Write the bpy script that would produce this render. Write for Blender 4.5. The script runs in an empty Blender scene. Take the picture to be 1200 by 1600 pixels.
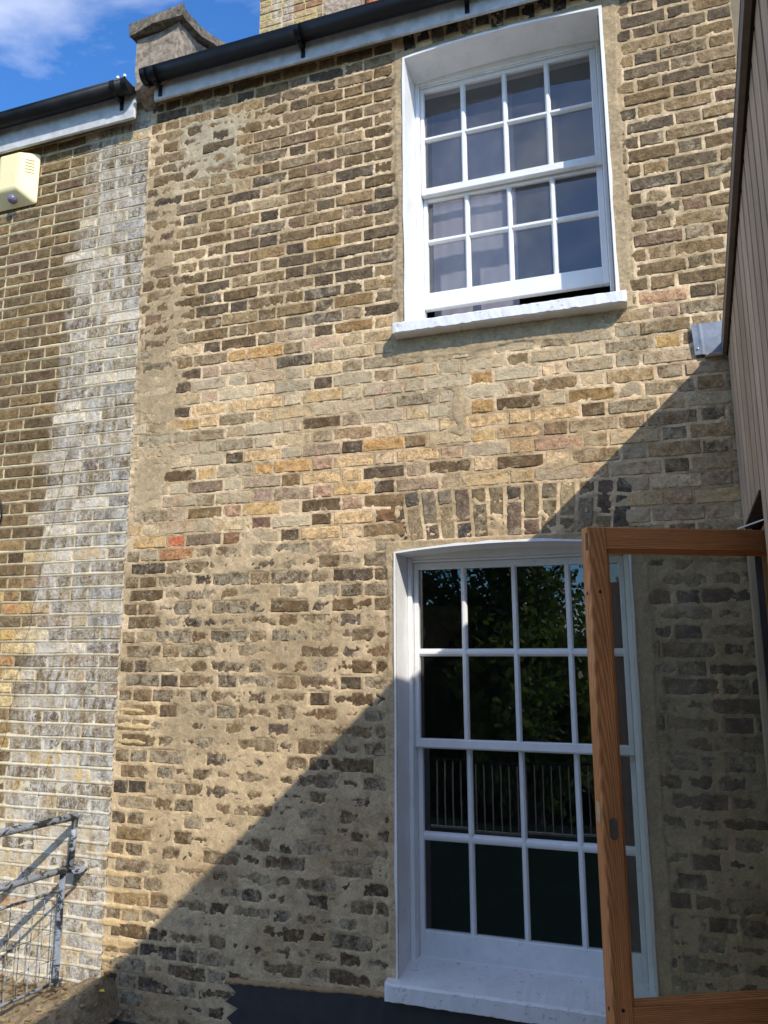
import bpy, math, random
import numpy as np
from mathutils import Vector, Matrix

# ------------------------------------------------------------------ camera
scn = bpy.context.scene
COL = scn.collection
cam_d = bpy.data.cameras.new('Camera'); cam = bpy.data.objects.new('Camera', cam_d); COL.objects.link(cam)
CAM = Vector((0.0, -3.526, 1.5))
YAW, PIT, ROL = math.radians(18.332), math.radians(10.249), math.radians(-0.217)
fw = Vector((-math.sin(YAW)*math.cos(PIT), math.cos(YAW)*math.cos(PIT), math.sin(PIT)))
rt = Vector((math.cos(YAW), math.sin(YAW), 0)); up = rt.cross(fw)
r2 = rt*math.cos(ROL) + up*math.sin(ROL); u2 = up*math.cos(ROL) - rt*math.sin(ROL)
M = Matrix((r2, u2, -fw)).transposed().to_4x4(); M.translation = CAM
cam.matrix_world = M
cam_d.sensor_fit = 'VERTICAL'; cam_d.sensor_height = 36.0; cam_d.lens = 1171.4/1600*36
cam_d.clip_start = 0.02; cam_d.clip_end = 3000
scn.camera = cam

# ------------------------------------------------------------------ sky and sun
TO_SUN = Vector((1.0, -1.0, 1.085)).normalized()
w = bpy.data.worlds.new('World'); scn.world = w; w.use_nodes = True
nt = w.node_tree; nt.nodes.clear()
out = nt.nodes.new('ShaderNodeOutputWorld'); bg = nt.nodes.new('ShaderNodeBackground')
sky = nt.nodes.new('ShaderNodeTexSky'); sky.sky_type = 'NISHITA'; sky.sun_disc = False
sky.sun_elevation = math.asin(TO_SUN.z); sky.sun_rotation = math.atan2(TO_SUN.x, TO_SUN.y)
sky.air_density = 1.0; sky.dust_density = 0.1; sky.ozone_density = 4.0
tc = nt.nodes.new('ShaderNodeTexCoord'); mp = nt.nodes.new('ShaderNodeMapping')
mp.inputs['Scale'].default_value = (1.0, 1.0, 1.7); mp.inputs['Location'].default_value = (5.81, 3.84, 6.74)
cn = nt.nodes.new('ShaderNodeTexNoise'); cn.inputs['Scale'].default_value = 2.3; cn.inputs['Detail'].default_value = 7; cn.inputs['Roughness'].default_value = 0.55; cn.inputs['Distortion'].default_value = 0.5
cr = nt.nodes.new('ShaderNodeMapRange'); cr.inputs[1].default_value = 0.40; cr.inputs[2].default_value = 0.84; cr.inputs[3].default_value = 0.0; cr.inputs[4].default_value = 0.80
mx = nt.nodes.new('ShaderNodeMix'); mx.data_type = 'RGBA'
mx.inputs['B'].default_value = (8.1, 7.8, 7.5, 1)
nt.links.new(tc.outputs['Generated'], mp.inputs['Vector']); nt.links.new(mp.outputs[0], cn.inputs['Vector'])
nt.links.new(cn.outputs[0], cr.inputs[0]); nt.links.new(cr.outputs[0], mx.inputs['Factor'])
tint = nt.nodes.new('ShaderNodeMix'); tint.data_type = 'RGBA'; tint.blend_type = 'MULTIPLY'; tint.inputs['Factor'].default_value = 1.0; tint.inputs['B'].default_value = (0.36, 0.68, 0.98, 1)
nt.links.new(sky.outputs[0], tint.inputs['A']); nt.links.new(tint.outputs['Result'], mx.inputs['A']); nt.links.new(mx.outputs['Result'], bg.inputs[0])
bg.inputs[1].default_value = 0.15
nt.links.new(bg.outputs[0], out.inputs[0])
sl = bpy.data.lights.new('Sun', 'SUN'); sl.energy = 2.7; sl.angle = math.radians(0.53); sl.color = (1.0, 0.935, 0.83)
so = bpy.data.objects.new('Sun', sl); COL.objects.link(so)
so.rotation_euler = (-TO_SUN).to_track_quat('-Z', 'Y').to_euler(); so.location = (6, -6, 8)
vs = scn.view_settings; vs.view_transform = 'Standard'; vs.look = 'None'; vs.exposure = 0.88; vs.gamma = 1.0; vs.use_curve_mapping = False
scn.cycles.pixel_filter_type = 'BLACKMAN_HARRIS'; scn.cycles.filter_width = 1.55
scn.cycles.max_bounces = 8; scn.cycles.transparent_max_bounces = 12

# ------------------------------------------------------------------ helpers
RNG = random.Random(7)
def lin(r, g, b):
    f = lambda c: (c/255/12.92) if c/255 <= 0.04045 else ((c/255+0.055)/1.055)**2.4
    return (f(r), f(g), f(b))
def tag(o, label=None, cat=None, group=None, kind=None):
    if label: o['label'] = label
    if cat: o['category'] = cat
    if group: o['group'] = group
    if kind or label: o['kind'] = kind or 'thing'
    return o
def empty(name, loc=(0, 0, 0), rz=0.0, parent=None):
    o = bpy.data.objects.new(name, None); COL.objects.link(o); o.location = loc; o.rotation_euler = (0, 0, rz)
    o.empty_display_size = 0.1; o.parent = parent
    return o
class MB:
    def __init__(s): s.v = []; s.f = []
    def add(s, vs_, fs):
        n = len(s.v); s.v += [tuple(p) for p in vs_]; s.f += [tuple(i+n for i in f) for f in fs]; return s
    def box(s, x0, x1, y0, y1, z0, z1, c=0.0):
        if c <= 0:
            v = [(x, y, z) for z in (z0, z1) for y in (y0, y1) for x in (x0, x1)]
            return s.add(v, [(0, 2, 3, 1), (4, 5, 7, 6), (0, 1, 5, 4), (2, 6, 7, 3), (0, 4, 6, 2), (1, 3, 7, 5)])
        c = min(c, (x1-x0)*.45, (y1-y0)*.45, (z1-z0)*.45)
        X, Y, Z = (x0, x1), (y0, y1), (z0, z1); v = []; idx = {}
        for i in (0, 1):
            for j in (0, 1):
                for k in (0, 1):
                    px, py, pz = X[i], Y[j], Z[k]; sx, sy, sz = (c, -c)[i], (c, -c)[j], (c, -c)[k]
                    idx[(i, j, k, 0)] = len(v); v.append((px, py+sy, pz+sz))
                    idx[(i, j, k, 1)] = len(v); v.append((px+sx, py, pz+sz))
                    idx[(i, j, k, 2)] = len(v); v.append((px+sx, py+sy, pz))
        f = []
        for i in (0, 1):
            q = [idx[(i, 0, 0, 0)], idx[(i, 0, 1, 0)], idx[(i, 1, 1, 0)], idx[(i, 1, 0, 0)]]; f.append(q if i == 0 else q[::-1])
            q = [idx[(0, i, 0, 1)], idx[(1, i, 0, 1)], idx[(1, i, 1, 1)], idx[(0, i, 1, 1)]]; f.append(q if i == 0 else q[::-1])
            q = [idx[(0, 0, i, 2)], idx[(0, 1, i, 2)], idx[(1, 1, i, 2)], idx[(1, 0, i, 2)]]; f.append(q if i == 0 else q[::-1])
        for i in (0, 1):
            for j in (0, 1):
                f.append([idx[(i, j, 0, 0)], idx[(i, j, 0, 1)], idx[(i, j, 1, 1)], idx[(i, j, 1, 0)]])
                f.append([idx[(i, 0, j, 0)], idx[(i, 0, j, 2)], idx[(i, 1, j, 2)], idx[(i, 1, j, 0)]])
                f.append([idx[(0, i, j, 1)], idx[(0, i, j, 2)], idx[(1, i, j, 2)], idx[(1, i, j, 1)]])
        for i in (0, 1):
            for j in (0, 1):
                for k in (0, 1): f.append([idx[(i, j, k, 0)], idx[(i, j, k, 1)], idx[(i, j, k, 2)]])
        return s.add(v, f)
    def tube(s, pts, r, n=10, cap=True):
        pts = [Vector(p) for p in pts]; rings = []
        for i, p in enumerate(pts):
            t = (pts[min(i+1, len(pts)-1)] - pts[max(i-1, 0)]).normalized()
            a = Vector((0, 0, 1)) if abs(t.z) < 0.9 else Vector((1, 0, 0))
            e1 = t.cross(a).normalized(); e2 = t.cross(e1)
            rr = r[i] if isinstance(r, (list, tuple)) else r
            rings.append([p + e1*rr*math.cos(2*math.pi*k/n) + e2*rr*math.sin(2*math.pi*k/n) for k in range(n)])
        v = [q for R_ in rings for q in R_]; f = []
        for i in range(len(pts)-1):
            for k in range(n):
                f.append((i*n+k, i*n+(k+1) % n, (i+1)*n+(k+1) % n, (i+1)*n+k))
        if cap: f.append(tuple(range(n))[::-1]); f.append(tuple((len(pts)-1)*n+k for k in range(n)))
        return s.add(v, f)
    def prism(s, prof, axis, a0, a1):
        # closed profile of 2D points, extruded along an axis ('x','y','z')
        def mk(p, a): return {'x': (a, p[0], p[1]), 'y': (p[0], a, p[1]), 'z': (p[0], p[1], a)}[axis]
        n = len(prof); v = [mk(p, a0) for p in prof] + [mk(p, a1) for p in prof]
        f = [(i, (i+1) % n, n+(i+1) % n, n+i) for i in range(n)] + [tuple(range(n))[::-1], tuple(range(n, 2*n))]
        return s.add(v, f)
    def mesh(s, name, fix=True):
        me = bpy.data.meshes.new(name); me.from_pydata(s.v, [], s.f); me.update()
        if fix:
            import bmesh
            b = bmesh.new(); b.from_mesh(me); bmesh.ops.recalc_face_normals(b, faces=b.faces); b.to_mesh(me); b.free()
        return me
    def build(s, name, m, parent=None, smooth=False, fix=True):
        return link(name, s.mesh(name, fix), m, parent, smooth)
def link(name, me, m, parent=None, smooth=False):
    if m and not me.materials: me.materials.append(m)
    if smooth: me.polygons.foreach_set('use_smooth', [True]*len(me.polygons))
    o = bpy.data.objects.new(name, me); COL.objects.link(o); o.parent = parent
    return o
def vnoise(x, y, sc, seed):
    rs = np.random.RandomState(seed); T = rs.rand(256, 256)
    X = np.asarray(x)*sc + 1000.37; Y = np.asarray(y)*sc + 1000.71
    xi = np.floor(X).astype(int); yi = np.floor(Y).astype(int); fx = X-xi; fy = Y-yi
    fx = fx*fx*(3-2*fx); fy = fy*fy*(3-2*fy)
    a = T[xi % 256, yi % 256]; b = T[(xi+1) % 256, yi % 256]; c = T[xi % 256, (yi+1) % 256]; d = T[(xi+1) % 256, (yi+1) % 256]
    return (a*(1-fx)+b*fx)*(1-fy) + (c*(1-fx)+d*fx)*fy
def fbm(x, y, sc, seed, oc=4):
    t = 0; a = 1; n = 0
    for i in range(oc): t = t + a*vnoise(x, y, sc*2**i, seed+i*13); n += a; a *= .5
    return t/n

# ------------------------------------------------------------------ materials
def newmat(name):
    m = bpy.data.materials.new(name); m.use_nodes = True; t = m.node_tree; t.nodes.clear()
    o = t.nodes.new('ShaderNodeOutputMaterial'); p = t.nodes.new('ShaderNodeBsdfPrincipled'); t.links.new(p.outputs[0], o.inputs[0])
    return m, t, p, o
def N(t, typ, **kw):
    n = t.nodes.new(typ)
    for k, v in kw.items():
        if k.startswith('i_'): n.inputs[k[2:].replace('_', ' ')].default_value = v
        else: setattr(n, k, v)
    return n
def noise(t, vec, scale, detail=5, rough=0.6, dist=0.0):
    n = N(t, 'ShaderNodeTexNoise'); n.inputs['Scale'].default_value = scale; n.inputs['Detail'].default_value = detail
    n.inputs['Roughness'].default_value = rough; n.inputs['Distortion'].default_value = dist
    if vec is not None: t.links.new(vec, n.inputs['Vector'])
    return n.outputs[0]
def ramp(t, fac, lo, hi, a=0.0, b=1.0):
    n = N(t, 'ShaderNodeMapRange'); n.inputs[1].default_value = lo; n.inputs[2].default_value = hi; n.inputs[3].default_value = a; n.inputs[4].default_value = b
    t.links.new(fac, n.inputs[0]); return n.outputs[0]
def mix(t, fac, a, b, mode='MIX'):
    n = N(t, 'ShaderNodeMix', data_type='RGBA', blend_type=mode)
    for k, val in (('Factor', fac), ('A', a), ('B', b)):
        if isinstance(val, (int, float)): n.inputs[k].default_value = val
        elif isinstance(val, tuple): n.inputs[k].default_value = (*val[:3], 1)
        else: t.links.new(val, n.inputs[k])
    return n.outputs['Result']
def mathn(t, op, a, b):
    n = N(t, 'ShaderNodeMath', operation=op)
    for i, val in enumerate((a, b)):
        if isinstance(val, (int, float)): n.inputs[i].default_value = val
        else: t.links.new(val, n.inputs[i])
    return n.outputs[0]
def bump(t, p, h, strength=0.5, dist=0.004):
    n = N(t, 'ShaderNodeBump'); n.inputs['Strength'].default_value = strength; n.inputs['Distance'].default_value = dist
    t.links.new(h, n.inputs['Height']); t.links.new(n.outputs[0], p.inputs['Normal'])
def pos(t): return N(t, 'ShaderNodeNewGeometry').outputs['Position']

def lime_stain(t, P, c):
    # old whitewash / lime run down the neighbour's wall, a streaky vertical band with its own outline
    sp = N(t, 'ShaderNodeSeparateXYZ'); t.links.new(P, sp.inputs[0])
    edge = mathn(t, 'ADD', -3.459, mathn(t, 'MULTIPLY', sp.outputs['Z'], 0.068))
    mpn = N(t, 'ShaderNodeMapping'); mpn.inputs['Scale'].default_value = (1, 1, 0.3); t.links.new(P, mpn.inputs[0])
    st = noise(t, mpn.outputs[0], 19, 7, 0.75, 0.6); fine = noise(t, P, 58, 7, 0.8, 0.9)
    d = mathn(t, 'ADD', mathn(t, 'SUBTRACT', sp.outputs['X'], edge), mathn(t, 'MULTIPLY', mathn(t, 'SUBTRACT', st, 0.5), 0.22))
    m = mathn(t, 'MULTIPLY', ramp(t, d, -0.05, 0.08), ramp(t, sp.outputs['X'], PARTY+0.004, PARTY-0.004))
    f = mathn(t, 'MULTIPLY', m, ramp(t, mathn(t, 'ADD', mathn(t, 'MULTIPLY', st, 0.5), mathn(t, 'MULTIPLY', fine, 0.5)), 0.46, 0.57, 0.02, 0.80))
    f = mathn(t, 'MULTIPLY', f, ramp(t, sp.outputs['Z'], 0.3, 1.8, 1.45, 1.0))
    return mix(t, f, c, (0.62, 0.585, 0.50))
PARTY = -2.705                     # straight joint between the two houses
def brick_mat(name, per_object):
    m, t, p, o = newmat(name); P = pos(t)
    if per_object:
        oi = N(t, 'ShaderNodeObjectInfo'); col = oi.outputs['Color']; amt = oi.outputs['Alpha']
    else:
        at = N(t, 'ShaderNodeAttribute', attribute_name='Col'); col = at.outputs['Color']; amt = at.outputs['Alpha']
    n1 = noise(t, P, 26, 7, 0.72, 0.5); n2 = noise(t, P, 95, 6, 0.8); n3 = noise(t, P, 62, 7, 0.8, 0.9)
    c = mix(t, 1.0, col, ramp(t, n1, 0.34, 0.66, 0.50, 1.50), 'MULTIPLY')
    c = mix(t, 1.0, c, ramp(t, n2, 0.34, 0.66, 0.62, 1.38), 'MULTIPLY')
    hue = noise(t, P, 13, 3, 0.5)
    c = mix(t, ramp(t, hue, 0.5, 0.75, 0.0, 0.22), c, (0.28, 0.215, 0.12))
    # lime left on the face, amount set brick by brick
    n5 = noise(t, P, 17, 4, 0.6, 0.7)
    thr = mathn(t, 'SUBTRACT', 0.72, mathn(t, 'MULTIPLY', amt, 0.38))
    veil = mathn(t, 'ADD', mathn(t, 'MULTIPLY', n3, 0.55), mathn(t, 'MULTIPLY', n5, 0.45))
    lime = mathn(t, 'MULTIPLY', mathn(t, 'SUBTRACT', veil, thr), 7.5)
    lm = N(t, 'ShaderNodeClamp'); t.links.new(lime, lm.inputs[0])
    c = mix(t, mathn(t, 'MULTIPLY', lm.outputs[0], 0.72), c, (0.54, 0.445, 0.285))
    pit = ramp(t, noise(t, P, 75, 3, 0.5, 0.3), 0.66, 0.74, 0.0, 0.75)
    c = mix(t, pit, c, (0.035, 0.03, 0.024))
    c = lime_stain(t, P, c)
    t.links.new(c, p.inputs['Base Color']); p.inputs['Roughness'].default_value = 0.93; p.inputs['Specular IOR Level'].default_value = 0.15
    h = mathn(t, 'ADD', mathn(t, 'MULTIPLY', n1, 1.2), mathn(t, 'ADD', mathn(t, 'MULTIPLY', n2, 0.5), mathn(t, 'MULTIPLY', pit, -0.5)))
    bump(t, p, h, 1.0, 0.008)
    return m
M_BRICK = brick_mat('brick_face', True); M_BRICKS = brick_mat('brick_faces', False)

def mortar_mat():
    m, t, p, o = newmat('mortar'); P = pos(t)
    at = N(t, 'ShaderNodeAttribute', attribute_name='Col')
    n1 = noise(t, P, 18, 7, 0.72, 0.6); n2 = noise(t, P, 120, 5, 0.8); n3 = noise(t, P, 4, 5, 0.6, 0.5)
    c = mix(t, 1.0, at.outputs['Color'], ramp(t, n1, 0.3, 0.7, 0.72, 1.25), 'MULTIPLY')
    c = mix(t, 1.0, c, ramp(t, n2, 0.25, 0.75, 0.58, 1.40), 'MULTIPLY')
    c = mix(t, 1.0, c, ramp(t, n3, 0.3, 0.7, 0.86, 1.12), 'MULTIPLY')
    c = lime_stain(t, P, c)
    t.links.new(c, p.inputs['Base Color']); p.inputs['Roughness'].default_value = 0.95; p.inputs['Specular IOR Level'].default_value = 0.1
    bump(t, p, mathn(t, 'ADD', mathn(t, 'MULTIPLY', n2, 0.6), n1), 0.6, 0.004)
    return m
M_MORTAR = mortar_mat()

def paint_white(name, base=(0.80, 0.80, 0.79), flake=0.1, rough=0.45):
    m, t, p, o = newmat(name); P = pos(t)
    n1 = noise(t, P, 6, 5, 0.6); n2 = noise(t, P, 38, 6, 0.7, 0.8); n3 = noise(t, P, 120, 3)
    c = mix(t, 1.0, base, ramp(t, n1, 0.3, 0.75, 0.90, 1.04), 'MULTIPLY')
    c = mix(t, ramp(t, noise(t, P, 11, 7, 0.75, 0.7), 0.52, 0.78, 0.0, 0.40), c, (0.48, 0.45, 0.39))
    fl = ramp(t, n2, 0.70-flake*0.5, 0.74-flake*0.5, 0, 1)
    c = mix(t, mathn(t, 'MULTIPLY', fl, 0.7), c, (0.36, 0.32, 0.26))
    t.links.new(c, p.inputs['Base Color']); p.inputs['Roughness'].default_value = rough
    bump(t, p, mathn(t, 'SUBTRACT', mathn(t, 'MULTIPLY', n3, 0.35), mathn(t, 'MULTIPLY', fl, 0.8)), 0.4, 0.003)
    return m
M_WHITE = paint_white('white_gloss_paint', flake=0.05); M_SILL = paint_white('flaking_sill_paint', (0.74, 0.74, 0.73), flake=0.20, rough=0.6)
M_SASH = paint_white('sash_paint', (0.77, 0.77, 0.76), flake=0.12)

def simple(name, col, rough=0.5, metal=0.0, nscale=20, var=0.25, bstr=0.3, spec=0.5):
    m, t, p, o = newmat(name); P = pos(t)
    n1 = noise(t, P, nscale, 6, 0.65); n2 = noise(t, P, nscale*6, 4, 0.6)
    c = mix(t, 1.0, col, ramp(t, n1, 0.28, 0.72, 1-var, 1+var), 'MULTIPLY')
    t.links.new(c, p.inputs['Base Color']); p.inputs['Roughness'].default_value = rough; p.inputs['Metallic'].default_value = metal
    p.inputs['Specular IOR Level'].default_value = spec
    t.links.new(ramp(t, n1, 0.3, 0.7, max(0.05, rough-0.12), min(1, rough+0.12)), p.inputs['Roughness'])
    bump(t, p, mathn(t, 'ADD', n1, mathn(t, 'MULTIPLY', n2, 0.4)), bstr, 0.004)
    return m
M_GUTTER = simple('black_plastic', (0.006, 0.007, 0.009), 0.4, nscale=9, bstr=0.1, spec=0.3)
M_FASCIA = simple('fascia_paint', (0.50, 0.50, 0.48), 0.6, nscale=14, var=0.28, bstr=0.2)
M_STONE = simple('weathered_stone', (0.27, 0.22, 0.165), 0.95, nscale=26, var=0.7, bstr=1.0, spec=0.1)
M_STONE2 = simple('dark_coping_stone', (0.16, 0.135, 0.105), 0.95, nscale=30, var=0.8, bstr=1.0, spec=0.1)
M_LEAD = simple('sheet_lead', (0.033, 0.032, 0.032), 0.75, metal=0.0, nscale=16, var=0.4, bstr=0.35)
M_LEAD_L = simple('new_lead', (0.19, 0.215, 0.255), 0.6, metal=0.0, nscale=22, var=0.3, bstr=0.3)
M_SLATE = simple('slate', (0.05, 0.055, 0.065), 0.6, nscale=10, var=0.3)
M_ALARM = simple('cream_plastic', (0.85, 0.74, 0.40), 0.5, nscale=8, var=0.05, bstr=0.05)
M_LENS = simple('smoky_lens', (0.16, 0.14, 0.22), 0.12, nscale=5, var=0.1, bstr=0.0)
M_BLACK = simple('black_rubber', (0.012, 0.012, 0.012), 0.6, nscale=20)
M_DARKWOOD = simple('brown_capping', (0.15, 0.12, 0.095), 0.6, nscale=20, var=0.3)
M_CURTAIN = simple('lilac_curtain', (0.30, 0.28, 0.33), 0.9, nscale=5, var=0.1, spec=0.1)
M_ROOM = simple('dark_walled_room', (0.10, 0.095, 0.09), 0.9, nscale=2, var=0.1)  # wall colour darkened to stand for the unlit interior
M_BLACKROOM = simple('black_walled_room', (0.02, 0.02, 0.02), 0.9, nscale=2, var=0.1)  # near-black colour paints the darkness, so the panes show black
M_BRASS = simple('dull_metal', (0.16, 0.15, 0.13), 0.4, metal=0.8, nscale=40, var=0.2)
M_STRING = simple('white_cord', (0.8, 0.8, 0.78), 0.7, nscale=60, var=0.05)
M_TERRA = simple('terracotta', (0.55, 0.17, 0.075), 0.85, nscale=16, var=0.25)
M_CORE = simple('wall_core', (0.22, 0.18, 0.12), 0.95, nscale=10)
M_LEAFY = simple('yellow_leaf', (0.75, 0.55, 0.05), 0.7, nscale=40, var=0.15)

def board_mat():
    m, t, p, o = newmat('weathered_cladding')
    g = N(t, 'ShaderNodeNewGeometry'); oi = N(t, 'ShaderNodeObjectInfo')
    mp_ = N(t, 'ShaderNodeMapping'); mp_.inputs['Scale'].default_value = (1, 1, 0.05); t.links.new(g.outputs['Position'], mp_.inputs[0])
    n1 = noise(t, mp_.outputs[0], 60, 5, 0.6, 0.3); n2 = noise(t, g.outputs['Position'], 3, 4)
    c = mix(t, oi.outputs['Random'], (0.36, 0.27, 0.185), (0.52, 0.40, 0.285))
    c = mix(t, 1.0, c, ramp(t, n1, 0.25, 0.75, 0.7, 1.25), 'MULTIPLY'); c = mix(t, 1.0, c, ramp(t, n2, 0.3, 0.7, 0.8, 1.15), 'MULTIPLY')
    t.links.new(c, p.inputs['Base Color']); p.inputs['Roughness'].default_value = 0.8; bump(t, p, n1, 0.4, 0.003)
    return m
M_BOARD = board_mat()

def wood_mat(name, sc):
    m, t, p, o = newmat(name); tcn = N(t, 'ShaderNodeTexCoord')
    mp_ = N(t, 'ShaderNodeMapping'); mp_.inputs['Scale'].default_value = sc; t.links.new(tcn.outputs['Object'], mp_.inputs[0])
    d = noise(t, mp_.outputs[0], 5, 3, 0.5, 0.6)
    wv = N(t, 'ShaderNodeTexWave', wave_type='RINGS', rings_direction='SPHERICAL'); wv.inputs['Scale'].default_value = 6.5; wv.inputs['Distortion'].default_value = 5.5; wv.inputs['Detail'].default_value = 3; wv.inputs['Detail Scale'].default_value = 1.2
    t.links.new(mp_.outputs[0], wv.inputs[0])
    f = noise(t, mp_.outputs[0], 55, 4, 0.6)
    c = mix(t, ramp(t, wv.outputs['Fac'], 0.15, 0.85), (0.56, 0.24, 0.080), (0.38, 0.135, 0.043))
    c = mix(t, 1.0, c, ramp(t, f, 0.25, 0.75, 0.78, 1.2), 'MULTIPLY'); c = mix(t, 1.0, c, ramp(t, d, 0.3, 0.7, 0.8, 1.2), 'MULTIPLY')
    t.links.new(c, p.inputs['Base Color']); p.inputs['Roughness'].default_value = 0.38; bump(t, p, f, 0.15, 0.002)
    return m
M_WOODV = wood_mat('pine_upright', (9, 9, 0.55)); M_WOODH = wood_mat('pine_rail', (0.55, 9, 9))

def glass_mat(name, tint, refl=1.0, haze=0.0, wav=0.0):
    m, t, p, o = newmat(name); t.nodes.remove(p)
    tr = N(t, 'ShaderNodeBsdfTransparent'); tr.inputs[0].default_value = (*tint, 1)
    gl = N(t, 'ShaderNodeBsdfGlossy'); gl.inputs['Roughness'].default_value = 0.0; gl.inputs[0].default_value = (0.95, 0.97, 1, 1)
    lw_ = N(t, 'ShaderNodeLayerWeight'); lw_.inputs['Blend'].default_value = 0.5
    sch = mathn(t, 'ADD', 0.043, mathn(t, 'MULTIPLY', 0.957, mathn(t, 'POWER', lw_.outputs['Facing'], 5.0)))   # same from both sides
    if wav > 0:
        P = pos(t); b = N(t, 'ShaderNodeBump'); b.inputs['Strength'].default_value = wav; b.inputs['Distance'].default_value = 0.01
        t.links.new(noise(t, P, 3.5, 1, 0.4), b.inputs['Height']); t.links.new(b.outputs[0], gl.inputs['Normal'])
    ms = N(t, 'ShaderNodeMixShader'); t.links.new(mathn(t, 'MULTIPLY', sch, refl), ms.inputs[0])
    a = tr.outputs[0]
    if haze > 0:
        df = N(t, 'ShaderNodeBsdfDiffuse'); df.inputs[0].default_value = (0.45, 0.45, 0.42, 1)
        hz = N(t, 'ShaderNodeMixShader'); P2 = pos(t)
        t.links.new(ramp(t, noise(t, P2, 7, 5, 0.6), 0.3, 0.75, haze*0.5, haze*1.5), hz.inputs[0])
        t.links.new(a, hz.inputs[1]); t.links.new(df.outputs[0], hz.inputs[2]); a = hz.outputs[0]
    t.links.new(a, ms.inputs[1]); t.links.new(gl.outputs[0], ms.inputs[2]); t.links.new(ms.outputs[0], o.inputs[0])
    return m
M_GLASS = glass_mat('old_window_glass', (0.80, 0.82, 0.82), 2.3, 0.006, 0.012)
M_GLASS_U = glass_mat('dust_and_sheen_glass', (0.80, 0.82, 0.82), 2.2, 0.085, 0.015)  # dust haze raised to paint the grey cloud reflection as diffuse colour
M_DGLASS = glass_mat('casement_glass', (0.64, 0.67, 0.57), 1.2, 0.15, 0.0)  # diffuse haze: a little dirt, mostly a painted grey-green reflection veil

def rail_mat():
    m, t, p, o = newmat('peeling_railing_paint'); P = pos(t)
    n = noise(t, P, 16, 6, 0.7, 0.8)
    c = mix(t, ramp(t, n, 0.50, 0.54), (0.30, 0.335, 0.38), (0.03, 0.03, 0.032))
    c = mix(t, 1.0, c, ramp(t, noise(t, P, 90, 3), 0.3, 0.7, 0.8, 1.2), 'MULTIPLY')
    t.links.new(c, p.inputs['Base Color']); p.inputs['Roughness'].default_value = 0.5; bump(t, p, n, 0.4, 0.003)
    return m
M_RAIL = rail_mat()
def ground_mat(name, a, b, sc):
    m, t, p, o = newmat(name); P = pos(t)
    n = noise(t, P, sc, 8, 0.7, 0.5)
    c = mix(t, ramp(t, n, 0.35, 0.65), a, b)
    c = mix(t, 1.0, c, ramp(t, noise(t, P, sc*9, 4), 0.3, 0.7, 0.6, 1.35), 'MULTIPLY')
    t.links.new(c, p.inputs['Base Color']); p.inputs['Roughness'].default_value = 0.95; bump(t, p, n, 0.8, 0.02)
    return m
M_BOUNCE_GROUND = ground_mat('bounce_ground', (0.20, 0.165, 0.12), (0.30, 0.25, 0.19), 2.5)  # unseen ground, toned pale and warm so its bounce warms the shade
M_SOIL = ground_mat('soil', (0.16, 0.115, 0.065), (0.34, 0.26, 0.15), 30)
def leaf_mat(name, a, b):
    m, t, p, o = newmat(name); g = N(t, 'ShaderNodeNewGeometry')
    c = mix(t, g.outputs['Random Per Island'], a, b); t.links.new(c, p.inputs['Base Color']); p.inputs['Roughness'].default_value = 0.5
    tl = N(t, 'ShaderNodeBsdfTranslucent'); t.links.new(c, tl.inputs[0]); ms = N(t, 'ShaderNodeMixShader'); ms.inputs[0].default_value = 0.5
    t.links.new(p.outputs[0], ms.inputs[1]); t.links.new(tl.outputs[0], ms.inputs[2]); t.links.new(ms.outputs[0], o.inputs[0])
    return m
M_LEAF = leaf_mat('tree_leaves', (0.04, 0.075, 0.012), (0.13, 0.19, 0.03)); M_LEAF2 = leaf_mat('pale_leaves', (0.10, 0.17, 0.02), (0.20, 0.26, 0.05))
M_BARK = simple('bark', (0.07, 0.055, 0.04), 0.9, nscale=12, var=0.4, bstr=1)

# ------------------------------------------------------------------ wall layout
LW = dict(x0=-1.107, x1=-0.012, z0=-0.04, z1=1.957, rise=0.030)     # lower window opening
UW = dict(x0=-1.036, x1=0.006, z0=3.10, z1=4.728, rise=0.024)      # upper window opening
def head(W, x):
    c = (W['x0']+W['x1'])/2; h = (W['x1']-W['x0'])/2
    return W['z1'] + W['rise']*(1-((x-c)/h)**2)
KT = np.array([-20, -13, -6, 0, 14, 21, 28, 35, 38, 42, 46, 64]); ZT = np.array([5.21, 4.69, 4.175, 3.71, 2.674, 2.156, 1.64, 1.098, .861, .549, .235, -1.16])
def zc(k): return float(np.interp(k, KT, ZT))
WING_X = lambda y: 0.49 + 0.07*y    # cladding plane of the timber wing
WING_T = (0.996, 0.085)

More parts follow.
